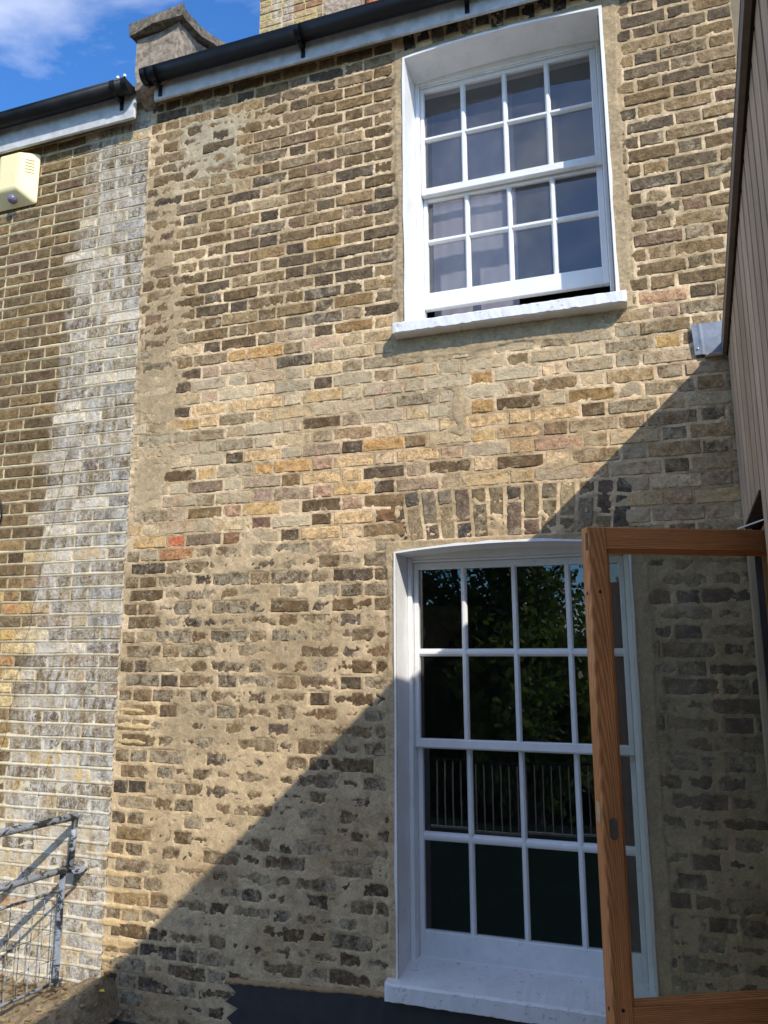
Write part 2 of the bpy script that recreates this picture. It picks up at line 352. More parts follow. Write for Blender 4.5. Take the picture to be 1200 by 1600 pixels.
# smear of mortar over the brick faces, 0..1, as laid on this wall
def blob(x, z, cx, cz, rx, rz, p=2.0):
    return np.exp(-(np.abs((x-cx)/rx)**p + np.abs((z-cz)/rz)**p))
def sstep(a, b, v): t_ = np.clip((v-a)/(b-a), 0, 1); return t_*t_*(3-2*t_)
def smear(x, z):
    x = np.asarray(x, float); z = np.asarray(z, float)
    n = fbm(x, z, 3.0, 11, 4)-0.5
    top = 2.03 + 0.10*np.exp(-((x+1.87)/0.10)**2) - 0.22*sstep(-2.25, -2.50, x) + n*0.10
    low = sstep(0.05, -0.06, z-top)*sstep(-2.60, -2.36, x+n*0.15 - 0.04*sstep(1.0, 0.4, z))
    s = low*(0.42 + 0.40*sstep(1.40, 0.80, z+n*0.5))
    s = np.maximum(s, 0.95*blob(x, z, -2.53, 3.12, 0.16, 0.58, 4)*sstep(-0.30, 0.05, n+0.1))          # strip beside the straight joint
    s = np.maximum(s, 0.80*blob(x, z, -2.58, 4.0, 0.13, 0.65, 4)*(0.75+n))
    s = np.maximum(s, 0.95*blob(x, z, -2.27, 4.50, 0.22, 0.30, 4)*(0.95+n))
    s = np.maximum(s, 0.62*blob(x, z, -1.95, 4.66, 0.35, 0.14, 4))
    s = np.maximum(s, 0.75*blob(x, z, -2.58, 2.42, 0.11, 0.22, 3))
    s = np.maximum(s, 0.9*blob(x, z, -0.78, 2.66, 0.05, 0.22, 3)*(0.9+n))
    s = np.maximum(s, 0.8*blob(x, z, -0.30, 2.33, 0.08, 0.05, 2))
    s = np.maximum(s, 0.7*blob(x, z, 0.20, 3.55, 0.14, 0.09, 2))
    for W in (LW, UW):
        e = np.where((z > W['z0']-0.02) & (z < W['z1']+0.06), 1.0, 0.0)
        d = np.where(x < (W['x0']+W['x1'])/2, W['x0']-x, x-W['x1'])
        bw = 0.052 + 0.05*n + np.where(x > -0.2, 0.03, 0.0)
        s = np.maximum(s, e*sstep(0.03, -0.01, d-bw))
    dh = z - head(LW, x); s = np.maximum(s, np.where((x > LW['x0']-0.04) & (x < LW['x1']+0.04) & (dh > -0.05), sstep(0.045, 0.015, dh+n*0.03), 0))
    dh = z - head(UW, x); s = np.maximum(s, np.where((x > UW['x0']-0.05) & (x < UW['x1']+0.05) & (dh > -0.05), sstep(0.035, 0.012, dh+n*0.03), 0))
    s = np.maximum(s, np.where((x > -1.12) & (x < 0.06), sstep(-0.16, -0.12, z-3.10+n*0.10+0.02*(x+1))*sstep(0.10, 0.0, z-3.10)*sstep(0.10, -0.25, x), 0)*0.98)
    s = np.maximum(s, np.where(z < 0.1, 0.55*sstep(0.1, -0.1, z)*sstep(-2.4, -2.2, x), 0))
    return np.clip(s, 0, 1)

# --- brick colours (reflectance), by region of the wall
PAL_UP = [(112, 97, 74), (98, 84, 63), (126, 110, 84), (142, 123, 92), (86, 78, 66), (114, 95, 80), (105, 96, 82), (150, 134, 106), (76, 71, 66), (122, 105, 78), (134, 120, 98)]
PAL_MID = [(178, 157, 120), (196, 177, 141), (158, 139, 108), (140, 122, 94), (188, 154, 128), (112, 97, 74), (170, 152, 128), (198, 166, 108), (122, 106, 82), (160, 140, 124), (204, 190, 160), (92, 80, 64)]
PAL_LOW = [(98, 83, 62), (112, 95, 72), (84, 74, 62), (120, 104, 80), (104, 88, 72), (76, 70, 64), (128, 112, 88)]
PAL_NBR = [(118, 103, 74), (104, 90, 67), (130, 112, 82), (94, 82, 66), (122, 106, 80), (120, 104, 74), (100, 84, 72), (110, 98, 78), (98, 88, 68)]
PAL_WHT = [(184, 177, 162), (158, 151, 138), (210, 204, 190), (136, 131, 122), (168, 156, 132), (150, 144, 134), (194, 184, 160)]
PAL_BLU = [(134, 133, 131), (114, 113, 111), (158, 157, 154), (142, 141, 138), (98, 95, 91), (122, 118, 110)]
PAL_YEL = [(196, 172, 112), (176, 152, 104), (150, 130, 96), (204, 190, 150), (120, 100, 76), (180, 140, 100)]
HINTS = [  # single bricks that stand out: x, z, colour
 (-2.426, 2.075, (214, 92, 58)), (-2.36, 1.99, (176, 120, 84)),
 (-1.51, 2.683, (74, 70, 66)), (-1.338, 2.675, (150, 142, 130)), (-1.342, 2.61, (158, 138, 110)), (-1.175, 2.602, (206, 194, 166)),
 (-1.022, 2.533, (130, 112, 84)), (-1.201, 2.537, (196, 156, 92)), (-1.355, 2.534, (74, 70, 66)), (-1.527, 2.527, (150, 142, 130)),
 (-1.346, 2.46, (204, 184, 142)), (-1.18, 2.459, (206, 194, 166)), (-1.014, 2.453, (204, 184, 142)), (-1.678, 2.462, (110, 104, 96)),
 (-1.521, 2.458, (176, 146, 132)), (-1.189, 2.388, (74, 70, 66)), (-1.023, 2.392, (150, 142, 130)), (-0.891, 2.393, (88, 76, 58)),
 (-1.69, 2.38, (130, 112, 84)), (-1.52, 2.389, (204, 184, 142)), (-1.355, 2.384, (204, 184, 142)), (-1.376, 2.318, (206, 178, 120)),
 (-1.211, 2.315, (74, 70, 66)), (-1.037, 2.314, (150, 142, 130)), (-1.542, 2.305, (176, 146, 132)), (-1.721, 2.3, (150, 142, 130)),
 (-1.536, 2.24, (104, 92, 70)), (-1.367, 2.242, (176, 146, 132)), (-1.219, 2.245, (120, 104, 80)), (-1.535, 2.164, (88, 76, 58)),
 (-1.362, 2.163, (204, 184, 142)), (-1.185, 2.164, (122, 84, 64)), (-1.53, 2.097, (204, 184, 142)), (-1.358, 2.092, (206, 194, 166)),
 (-1.207, 2.096, (130, 112, 84)), (-1.707, 2.085, (88, 76, 58)), (-1.375, 2.023, (206, 194, 166)), (-1.551, 2.019, (150, 142, 130)),
 (-2.035, 2.531, (74, 70, 66)), (-1.859, 2.525, (204, 184, 142)), (-1.857, 2.459, (196, 156, 92)), (-1.781, 2.466, (196, 156, 92)),
 (-2.38, 2.445, (88, 76, 58)), (-2.199, 2.382, (120, 112, 106)), (-2.222, 2.231, (118, 104, 72)), (-2.054, 2.234, (176, 146, 132)),
 (-1.889, 2.241, (206, 178, 120)), (-1.891, 2.307, (150, 130, 140)), (-1.873, 2.158, (112, 88, 84)), (-2.048, 2.085, (130, 90, 72)),
 (-2.22, 2.08, (112, 106, 98)), (-1.698, 2.093, (74, 70, 66)), (-1.582, 2.231, (88, 76, 58)), (-2.018, 3.188, (88, 76, 58)),
 (-1.802, 3.117, (196, 156, 92)), (-2.016, 3.117, (196, 160, 100)), (-2.361, 3.191, (206, 194, 166)), (-2.023, 3.037, (170, 164, 150)),
 (-2.358, 3.041, (74, 70, 66)), (-2.36, 2.959, (74, 70, 66)), (-2.203, 3.199, (74, 70, 66)), (-2.197, 2.823, (204, 184, 142)),
 (-2.015, 2.817, (204, 184, 142)), (-1.858, 2.823, (204, 184, 142)), (-2.374, 2.818, (74, 70, 66)), (-2.169, 2.745, (204, 184, 142)),
 (-1.827, 2.742, (204, 184, 142)), (-1.845, 2.89, (206, 194, 166)), (-1.579, 2.677, (88, 76, 58)), (-1.68, 3.567, (74, 70, 66)),
 (-0.305, 2.835, (206, 194, 166)), (-0.646, 2.832, (170, 134, 76)), (-0.507, 2.696, (88, 76, 58)), (-0.67, 2.689, (176, 142, 84)),
 (-0.51, 2.615, (204, 184, 142)), (-0.676, 2.611, (204, 184, 142)), (-0.334, 2.612, (204, 184, 142)), (-0.166, 2.614, (88, 76, 58)),
 (-0.512, 2.542, (180, 160, 122)), (-0.352, 2.538, (128, 112, 92)), (-0.34, 2.466, (176, 146, 132)), (-0.515, 2.47, (180, 160, 122)),
 (-0.866, 2.391, (88, 76, 58)), (-0.685, 2.389, (206, 194, 166)), (-0.517, 2.395, (88, 76, 58)), (-0.347, 2.388, (206, 194, 166)),
 (-0.203, 2.69, (140, 118, 70)), (-0.305, 2.766, (130, 112, 84)), (-0.492, 2.908, (118, 112, 84)), (-1.527, 3.723, (140, 116, 64)),
 (-1.685, 3.563, (74, 70, 66)), (-1.501, 3.489, (74, 70, 66)), (-1.327, 3.344, (132, 112, 74)), (-1.326, 3.202, (142, 112, 62)),
 (-1.807, 3.117, (196, 156, 92)), (-1.508, 2.905, (74, 70, 66)), (-1.497, 3.2, (74, 70, 66)), (-1.381, 1.656, (86, 88, 96)),
 (-1.406, 1.573, (98, 92, 80)), (-1.57, 1.487, (96, 86, 74)), (-1.405, 1.409, (92, 78, 62)), (-1.728, 1.404, (116, 94, 74)),
 (-1.404, 1.255, (84, 72, 64)), (-1.583, 1.175, (112, 98, 78)), (-1.757, 1.093, (104, 92, 74)), (-1.581, 1.098, (84, 84, 92)),
 (-1.283, 1.333, (214, 134, 106)), (-1.245, 1.494, (118, 98, 78)),
]
def brick_colour(x, z, r, half=0.1):
    if x > PARTY:
        f = vnoise(np.array(x), np.array(z), 2.2, 5)
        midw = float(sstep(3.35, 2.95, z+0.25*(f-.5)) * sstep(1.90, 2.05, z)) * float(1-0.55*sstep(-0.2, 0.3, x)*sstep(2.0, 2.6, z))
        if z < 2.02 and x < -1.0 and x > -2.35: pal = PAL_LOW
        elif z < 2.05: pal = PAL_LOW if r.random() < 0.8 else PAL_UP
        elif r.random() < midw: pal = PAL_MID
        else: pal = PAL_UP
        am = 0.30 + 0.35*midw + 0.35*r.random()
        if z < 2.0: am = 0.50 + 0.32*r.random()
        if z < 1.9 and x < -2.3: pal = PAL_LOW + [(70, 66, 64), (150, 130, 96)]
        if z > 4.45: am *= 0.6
    else:
        edge = -3.16 - 0.075*(4.4-z) if z > 2.3 else -3.31 - 0.06*(2.3-z)
        inw = float(sstep(edge-0.10, edge+0.10, x))
        lowy = float(sstep(2.3, 1.6, z))
        am = 0.2+0.3*r.random()
        if r.random() < inw:
            if r.random() < 0.5: pal = PAL_NBR
            elif x > -2.85 and r.random() < 0.75: pal = PAL_BLU
            elif r.random() < 0.45*lowy + 0.10: pal = PAL_YEL
            else: pal = PAL_WHT
            am = 0.35+0.35*r.random()
        else:
            pal = PAL_NBR if r.random() > 0.75*lowy else PAL_YEL
            am = 0.06 + 0.6*lowy*r.random() + (0.3 if r.random() < .08 else 0)
    c = (np.array(lin(*r.choice(pal)))*0.74 + 0.26*np.mean([lin(*q) for q in pal], axis=0)) * (0.84 + 0.32*r.random()) * np.array([1.09, 0.965, 0.82])
    for hx, hz, hc in HINTS:
        if abs(hx-x) < half+0.004 and abs(hz-z) < 0.038: c = (np.array(lin(*hc))*0.50 + 0.50*np.array(lin(150, 128, 96))*(0.7*sum(lin(*hc))/sum(lin(150, 128, 96))+0.3)) * np.array([1.10, 0.97, 0.86]); am = min(am, 0.5)
    return (*np.clip(c, 0.01, 0.9), min(am, 0.95))

# --- brick meshes: a few irregular variants shared by all bricks
def brick_variant(seed, L, H, depth=0.05, rough=1.0):
    r = random.Random(seed); nx, nz = 3, 2
    v = []; f = []
    def jit(a): return (r.random()-.5)*2*a
    per = [(i, 0) for i in range(nx)] + [(nx, j) for j in range(nz)] + [(i, nz) for i in range(nx, 0, -1)] + [(0, j) for j in range(nz, 0, -1)]
    inset = 0.0045; gi = {}
    for j in range(nz+1):
        for i in range(nx+1):
            x = -L/2 + L*i/nx; z = -H/2 + H*j/nz
            x += inset*(1 if i == 0 else -1 if i == nx else 0) + jit(0.0022*rough if i in (0, nx) else 0.010)
            z += inset*(1 if j == 0 else -1 if j == nz else 0) + jit(0.0028*rough)
            gi[(i, j)] = len(v); v.append((x, jit(0.0022*rough), z))
    for j in range(nz):
        for i in range(nx): f.append((gi[(i, j)], gi[(i+1, j)], gi[(i+1, j+1)], gi[(i, j+1)]))
    ring1 = []; ring2 = []
    for (i, j) in per:
        x = -L/2 + L*i/nx + jit(0.0028*rough); z = -H/2 + H*j/nz + jit(0.0034*rough)
        if (i in (0, nx)) and (j in (0, nz)): x *= 1-0.006*r.random()*rough; z *= 1-0.05*r.random()*rough
        ring1.append(len(v)); v.append((x, 0.0055, z))
    for q in ring1: ring2.append(len(v)); v.append((v[q][0], depth, v[q][2]))
    n = len(per)
    for a in range(n):
        b = (a+1) % n
        f.append((gi[per[a]], ring1[a], ring1[b], gi[per[b]])); f.append((ring1[a], ring2[a], ring2[b], ring1[b]))
    return np.array(v), f
SL, HL, BH = 0.224, 0.1075, 0.0638
VAR_S = [brick_variant(100+i, SL, BH) for i in range(10)]; VAR_H = [brick_variant(200+i, HL, BH) for i in range(8)]
def var_mesh(nm, V):
    me = bpy.data.meshes.new(nm); me.from_pydata([tuple(p) for p in V[0]], [], V[1]); me.update(); me.materials.append(M_BRICK); return me
ME_S = [var_mesh('stretcher_brick', V) for V in VAR_S]; ME_H = [var_mesh('header_brick', V) for V in VAR_H]

def view_area(x, y, z, a):
    d = Vector((x, y, z)) - CAM; dz = d.dot(fw)
    px = 600 + 1171.4*d.dot(r2)/dz; py = 800 - 1171.4*d.dot(u2)/dz
    if not (-10 < px < 1210 and -10 < py < 1610): return 0
    if px > 1000 and py > 830: return 0.3*a/dz**2
    return a/dz**2
def lay(wall_obj, bricks, n_parts=300):
    # bricks: dict(kind, var, x, y, z, sx, sz, rot, flip, col)
    bricks.sort(key=lambda b: -view_area(b['x'], b['y'], b['z'], b['sx']*b['sz']*(2 if b['kind'] == 's' else 1)*b.get('vis', 1)))
    vs_, fs_, cs_ = [], [], []
    for i, b in enumerate(bricks):
        V = (VAR_S if b['kind'] == 's' else VAR_H)[b['var']]
        if i < n_parts:
            me = (ME_S if b['kind'] == 's' else ME_H)[b['var']]
            o = bpy.data.objects.new('brick', me); COL.objects.link(o); o.parent = wall_obj
            o.location = (b['x'], b['y'], b['z']); o.scale = (b['sx'], 1, b['sz']); o.rotation_euler = (b.get('tx', 0), b['rot'] + (math.pi if b['flip'] else 0), b.get('tz', 0)); o.color = b['col']
        else:
            p = V[0]*np.array([b['sx'], 1, b['sz']]); a = b['rot'] + (math.pi if b['flip'] else 0)
            q = np.stack([p[:, 0]*math.cos(a)+p[:, 2]*math.sin(a), p[:, 1], -p[:, 0]*math.sin(a)+p[:, 2]*math.cos(a)], 1) + np.array([b['x'], b['y'], b['z']])
            n0 = sum(len(k) for k in vs_); vs_.append(q); fs_ += [tuple(k+n0 for k in f) for f in V[1]]; cs_.append(np.tile(np.array(b['col']), (len(q), 1)))
    if vs_:
        me = bpy.data.meshes.new('small_bricks'); me.from_pydata([tuple(p) for p in np.concatenate(vs_)], [], fs_); me.update()
        ca = me.color_attributes.new('Col', 'FLOAT_COLOR', 'POINT'); ca.data.foreach_set('color', np.concatenate(cs_).astype('f4').ravel())
        tag(link('bricks', me, M_BRICKS, wall_obj), kind='stuff')

def in_open(x0, x1, z, pad=0.03):
    """cut an interval by the window openings at this height"""
    segs = [(x0, x1)]
    for W in (LW, UW):
        lo = W['z0']-(0.03 if W is UW else 0.04); hi = W['z1']+(0.02 if W is UW else 0.01)
        if lo < z < hi:
            ns = []
            for a, b in segs:
                l, rr = W['x0']-pad*1.2, W['x1']+pad
                if W is LW and z > 0: pass
                if b <= l or a >= rr: ns.append((a, b))
                else:
                    if a < l: ns.append((a, l))
                    if b > rr: ns.append((rr, b))
            segs = ns
    return segs
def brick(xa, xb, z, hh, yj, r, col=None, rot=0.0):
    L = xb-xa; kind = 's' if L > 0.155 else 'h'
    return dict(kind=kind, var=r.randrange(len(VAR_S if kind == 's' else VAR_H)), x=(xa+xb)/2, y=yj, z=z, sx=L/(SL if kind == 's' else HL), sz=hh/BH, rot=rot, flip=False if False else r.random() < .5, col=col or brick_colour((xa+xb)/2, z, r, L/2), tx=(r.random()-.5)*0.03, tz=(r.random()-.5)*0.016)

# ------------------------------------------------------------------ main brick wall
main = empty('brick_wall', (0, 0, 0))
tag(main, 'yellow stock brick house wall around the two white sash windows, smeared with mortar', 'brick wall')
r = random.Random(41)
bricks = []; joints_main = {}
RIGHT = 0.62
AR = (-1.125, 0.005)          # flat soldier arch over the lower window
for k in range(-16, 62):
    z = zc(k); ch = zc(k)-zc(k+1)
    off = -2.20 if k % 2 else -2.033
    per = 0.3455; xs = []
    n0 = int((PARTY-0.6-off)/per)-1
    for n in range(n0, n0+14):
        h0 = off + n*per
        xs.append((h0-HL/2, h0+HL/2)); xs.append((h0+HL/2+0.0108, h0+per-HL/2-0.0108))
    for a, b in xs:
        a2, b2 = a + (r.random()-.5)*0.007, b + (r.random()-.5)*0.007
        a2, b2 = max(a2, PARTY+0.012), min(b2, RIGHT)
        if b2-a2 < 0.04: continue
        for s0, s1 in in_open(a2, b2, z):
            if s1-s0 < 0.04: continue
            xm = (s0+s1)/2
            if AR[0]-0.02 < xm < AR[1]+0.02 and 1.93 < z < 2.262: continue
            if UW['x0']-.02 < xm < UW['x1']+.02 and z > 4.70: continue
            if z > 4.93: continue
            if -1.14 < xm < 0.03 and 3.01 < z < 3.12: continue
            if xm > -1.9 and z < -0.14: continue
            s_ = float(smear(np.array(xm), np.array(z)))
            hh = min(BH*1.0, ch-0.010) * (0.94+0.10*r.random())
            yj = (r.random()-.5)*(0.0045 if s_ < .3 else 0.0016)
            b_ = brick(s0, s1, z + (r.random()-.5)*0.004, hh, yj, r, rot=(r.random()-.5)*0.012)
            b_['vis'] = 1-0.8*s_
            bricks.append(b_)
# soldier arches: brick on end with a short piece above or below, fanned about the middle
def soldiers(x0, x1, zb, zt, fan, n, pal, half=0.075):
    for i in range(n):
        xm = x0 + (x1-x0)*(i+.5)/n; wd = (x1-x0)/n - 0.011
        tlt = fan*((i+.5)/n-.5)*2
        H = zt-zb; long_top = i % 2 == 0
        z_a = zb + (half if long_top else H-half)
        for (a, b) in ((zb, z_a-0.005), (z_a+0.005, zt)):
            if b-a < 0.03: continue
            zm = (a+b)/2; L = b-a; kind = 's' if L > .155 else 'h'
            c = (*(np.array(lin(*r.choice(pal)))*(0.85+.3*r.random())), 0.35+0.3*r.random())
            bricks.append(dict(kind=kind, var=r.randrange(8), x=xm + tlt*(zm-zb), y=(r.random()-.5)*0.005, z=zm, sx=L/(SL if kind == 's' else HL), sz=wd/BH, rot=math.pi/2+tlt, flip=r.random() < .5, col=c, vis=1))
soldiers(AR[0]+0.01, AR[1]-0.005, 2.022, 2.262, 0.16, 14, PAL_UP + [(150, 130, 100), (160, 142, 108)])
soldiers(UW['x0']-0.01, UW['x1']+0.01, 4.785, 4.93, 0.10, 13, [(70, 64, 58), (88, 78, 66), (104, 90, 72), (60, 56, 54)], half=0.11)
lay(main, bricks)

# mortar bed: one height field behind and around the bricks
def mortar_sheet(name, parent, xa, xb, za, zb, dx, dz, hfun, cfun, cut):
    X = np.linspace(xa, xb, int((xb-xa)/dx)+1); Z = np.linspace(za, zb, int((zb-za)/dz)+1)
    gx, gz = np.meshgrid(X, Z); h = hfun(gx, gz)
    v = np.stack([gx, -h, gz], -1).reshape(-1, 3)
    nx, nz = len(X), len(Z)
    ii = (np.arange(nz-1)[:, None]*nx + np.arange(nx-1)[None, :])
    f = np.stack([ii, ii+1, ii+nx+1, ii+nx], -1).reshape(-1, 4)
    cx = (X[:-1]+X[1:])/2; cz = (Z[:-1]+Z[1:])/2; mx_, mz_ = np.meshgrid(cx, cz)
    f = f[~cut(mx_, mz_).reshape(-1)]
    me = bpy.data.meshes.new(name); me.vertices.add(len(v)); me.vertices.foreach_set('co', v.astype('f4').ravel())
    me.loops.add(len(f)*4); me.polygons.add(len(f)); me.loops.foreach_set('vertex_index', f.astype('i4').ravel())
    me.polygons.foreach_set('loop_start', (np.arange(len(f))*4).astype('i4')); me.polygons.foreach_set('use_smooth', np.ones(len(f), bool))
    me.update(calc_edges=True); me.validate()
    ca = me.color_attributes.new('Col', 'FLOAT_COLOR', 'POINT')
    c = cfun(gx, gz).reshape(-1, 3); ca.data.foreach_set('color', np.concatenate([c, np.ones((len(c), 1))], 1).astype('f4').ravel())
    return link(name, me, M_MORTAR, parent)
KK = np.arange(-18, 64); ZK = np.array([(zc(k)+zc(k+1))/2 for k in KK])   # bed joints
def joint_dist(x, z):
    idx = np.clip(np.searchsorted(-ZK, -z), 1, len(ZK)-1)
    d = np.minimum(np.abs(z-ZK[idx-1]), np.abs(z-ZK[idx]))
    k = KK[idx-1]+1; off = np.where(k % 2 == 1, -2.20, -2.033); per = 0.3455
    u_ = np.mod(x-off+per/2, per)-per/2; dv = np.abs(np.abs(u_)-(HL/2+0.006))
    return d, dv
OCHRE = [(-2.70, -2.47, 1.175, .010), (-2.71, -2.42, 1.092, .014), (-2.70, -2.46, 1.010, .012), (-2.86, -2.52, 0.435, .011), (-2.84, -2.50, 0.345, .015), (-2.86, -2.53, 0.265, .013), (-2.80, -2.50, 0.190, .012), (-2.81, -2.56, 0.105, .013), (-2.82, -2.50, 0.010, .016), (-2.84, -2.55, -0.06, .014)]
def ochre(x, z):   # thick ochre bed joints dragged over the brick edges by the straight joint
    m = np.zeros(np.shape(x)); n = fbm(x, z, 9, 611, 3)-.5; n2 = fbm(x, z, 40, 631, 2)-.5
    for xa, xb, zz, hw in OCHRE:
        w_ = hw*(1+1.0*n+0.7*n2)*sstep(0, 0.05, x-xa-0.05*n)*sstep(0, 0.07, xb-x+0.10*n)
        m = np.maximum(m, sstep(0.0025, -0.0025, np.abs(z-zz-0.02*n)-w_)*(w_ > 0.003))
    return m
def h_main(x, z):
    s = smear(x, z); d, dv = joint_dist(x, z)
    n = fbm(x, z, 14, 31, 4)-.5; n2 = fbm(x, z, 45, 57, 3)-.5; n3 = fbm(x, z, 6, 77, 3)-.5
    n4 = fbm(x, z, 90, 157, 2)-.5
    base = -0.0036 + 0.008*n2 + 0.003*n + 0.003*n4
    # mortar dragged in from the joints: how far over each face differs brick by brick
    e = np.minimum(d-0.0056, dv-0.0055)
    idx = np.clip(np.searchsorted(-ZK, -z), 1, len(ZK)-1); k = KK[idx-1]+1
    off = np.where(k % 2 == 1, -2.20, -2.033); uu = np.mod(x-off+0.17275, 0.3455)-0.17275; cell = np.floor((x-off+0.17275)/0.3455)*2 + (np.abs(uu) > HL/2+0.005)
    cov = np.modf(np.abs(np.sin(k*12.9898 + cell*78.233)*43758.5453))[0]
    reach = -0.0042 + 0.033*s + 0.046*(cov-0.5)*sstep(0.05, 0.5, s) + (0.040-0.014*s)*n + (0.040-0.014*s)*n2 + 0.026*n3*s + 0.014*n4
    m_ = sstep(0.0035, -0.0035, e-reach)
    sm = -0.0042*(1-m_) + m_*(-0.0012 + 0.0028*sstep(0.05, 0.5, s) + 0.0036*n2 + 0.003*n + 0.002*n4)
    full = 0.0055 + 0.006*n + 0.005*n2 + 0.004*n4
    t1 = 1.0; t2 = sstep(0.955, 0.99, s)
    h = (base*(1-t1) + sm*t1)*(1-t2) + full*t2
    ob = ochre(x, z); return h*(1-ob) + (0.0026+0.004*n2)*ob
def c_main(x, z):
    s = smear(x, z); n = fbm(x, z, 1.8, 91, 3)
    a = np.array(lin(213, 187, 149)); b = np.array(lin(171, 150, 117)); o_ = np.array(lin(198, 172, 130)); g = np.array(lin(176, 164, 138)); cr_ = np.array(lin(202, 177, 138))
    t = sstep(0.15, 0.7, s)[..., None]
    dull = (0.75*sstep(0.42, 0.60, fbm(x, z, 7.0, 191, 4)))[..., None]; a = a*(1-dull) + np.array(lin(164, 142, 108))*dull
    c = a*(1-t)+b*t
    oz = (sstep(-2.32, -2.45, x)*sstep(1.30, 1.15, z)*0.55)[..., None]; c = c*(1-oz)+o_*oz
    lowc = (sstep(1.05, 0.75, z+0.5*(n-.5))*sstep(-2.45, -2.3, x)*0.6)[..., None]; c = c*(1-lowc)+cr_*lowc
    br = (sstep(0.55, 0.75, fbm(x, z, 3.1, 133, 3))*sstep(1.0, 0.6, z)*0.45)[..., None]; c = c*(1-br) + np.array(lin(150, 118, 82))*br
    rp = (blob(x, z, -2.27, 4.50, 0.26, 0.33, 4)*0.8)[..., None]; c = c*(1-rp)+g*rp
    ob = ochre(x, z)[..., None]; c = c*(1-ob) + np.array(lin(206, 178, 130))*ob
    return c
def cut_main(x, z):
    m = np.zeros(x.shape, bool)
    for W in (LW, UW):
        m |= (x > W['x0']) & (x < W['x1']) & (z > W['z0']) & (z < head(W, x)+0.004)
    return m
mortar_sheet('mortar', main, PARTY, RIGHT, -1.0, 4.96, 0.0065, 0.0055, h_main, c_main, cut_main)
# solid body of the wall behind the mortar, with the openings left free
body = MB()
def wall_box(x0, x1, z0, z1): body.box(x0, x1, 0.03, 0.36, z0, z1)
wall_box(PARTY, LW['x0']-0.012, -3.2, 4.96); wall_box(LW['x1']+0.012, 3.2, -3.2, 4.96)
wall_box(LW['x0']-0.011, LW['x1']+0.011, -3.2, LW['z0']); wall_box(LW['x0']-0.011, LW['x1']+0.011, 2.02, UW['z0'])
wall_box(LW['x0']-0.011, UW['x0']-0.013, UW['z0']+0.001, 4.955); wall_box(LW['x0']-0.011, LW['x1']+0.011, 4.80, 4.956)
body.build('wall_core', M_CORE, main)

# ------------------------------------------------------------------ neighbour's wall on the left
nb = empty('brick_wall', (PARTY, 0, 0))
tag(nb, 'neighbouring brick wall at the left with ruled joints and a whitened vertical strip', 'brick wall')
r = random.Random(99); bricks = []
NZ0 = 4.110; NCH = 0.0755
LEFT = -5.6
for k in range(-10, 66):
    z = NZ0 - (k+.5)*NCH
    x = PARTY-0.004; rows = []
    if k % 2: x2 = x - HL - 0.002 - r.random()*0.03; rows.append((x2, x)); x = x2-0.010
    st = True
    while x > LEFT:
        L = (SL if st else HL) + (r.random()-.5)*0.02
        if r.random() < 0.10: st = not st
        rows.append((x-L, x)); x -= L+0.010; st = not st
    for a, b in rows:
        if z > 4.80: continue
        bk = brick(a, b, z+(r.random()-.5)*0.004, 0.0605*(0.95+.08*r.random()), (r.random()-.5)*0.004+0.0005, r, rot=(r.random()-.5)*0.02)
        bk['x'] -= PARTY; bricks.append(bk)
        bk['x'] += PARTY
for b in bricks: b['wx'] = b['x']
# children are placed relative to the empty, whose origin is at the joint
def lay_rel(obj, bl, n_parts=300):
    lay(obj, bl, n_parts)
    for c in obj.children: c.matrix_parent_inverse = Matrix.Translation(obj.location).inverted()
lay_rel(nb, bricks)
def h_nb(x, z):
    d = np.abs(np.mod(z-NZ0+NCH/2, NCH)-NCH/2)
    d = np.abs(np.mod(z-NZ0 + 0.0015*np.sin(x*9)+NCH/2, NCH)-NCH/2)
    n = fbm(x, z, 14, 231, 4)-.5; n2 = fbm(x, z, 45, 257, 3)-.5
    h = -0.0062 + 0.005*n2 + 0.0090*np.exp(-(d/0.0052)**4)
    lowm = 0.012*sstep(1.4, 0.5, z)*(0.25+n)
    h = h + lowm; ob = ochre(x, z); return h*(1-ob) + (0.0026+0.004*n2)*ob
def c_nb(x, z):
    a = np.array(lin(208, 192, 156)); b = np.array(lin(182, 166, 132)); n = fbm(x, z, 2.5, 301, 3)
    t = sstep(0.35, 0.65, n)[..., None]; c = a*t+b*(1-t); ob = ochre(x, z)[..., None]; return c*(1-ob) + np.array(lin(206, 178, 130))*ob
o = mortar_sheet('mortar', nb, LEFT, PARTY-0.0005, -1.0, 4.92, 0.009, 0.0065, h_nb, c_nb, lambda x, z: np.zeros(x.shape, bool))
o.matrix_parent_inverse = Matrix.Translation(nb.location).inverted()
o = MB().box(LEFT, PARTY-0.002, 0.03, 0.36, -3.2, 4.92).build('wall_core', M_CORE, nb); o.matrix_parent_inverse = Matrix.Translation(nb.location).inverted()

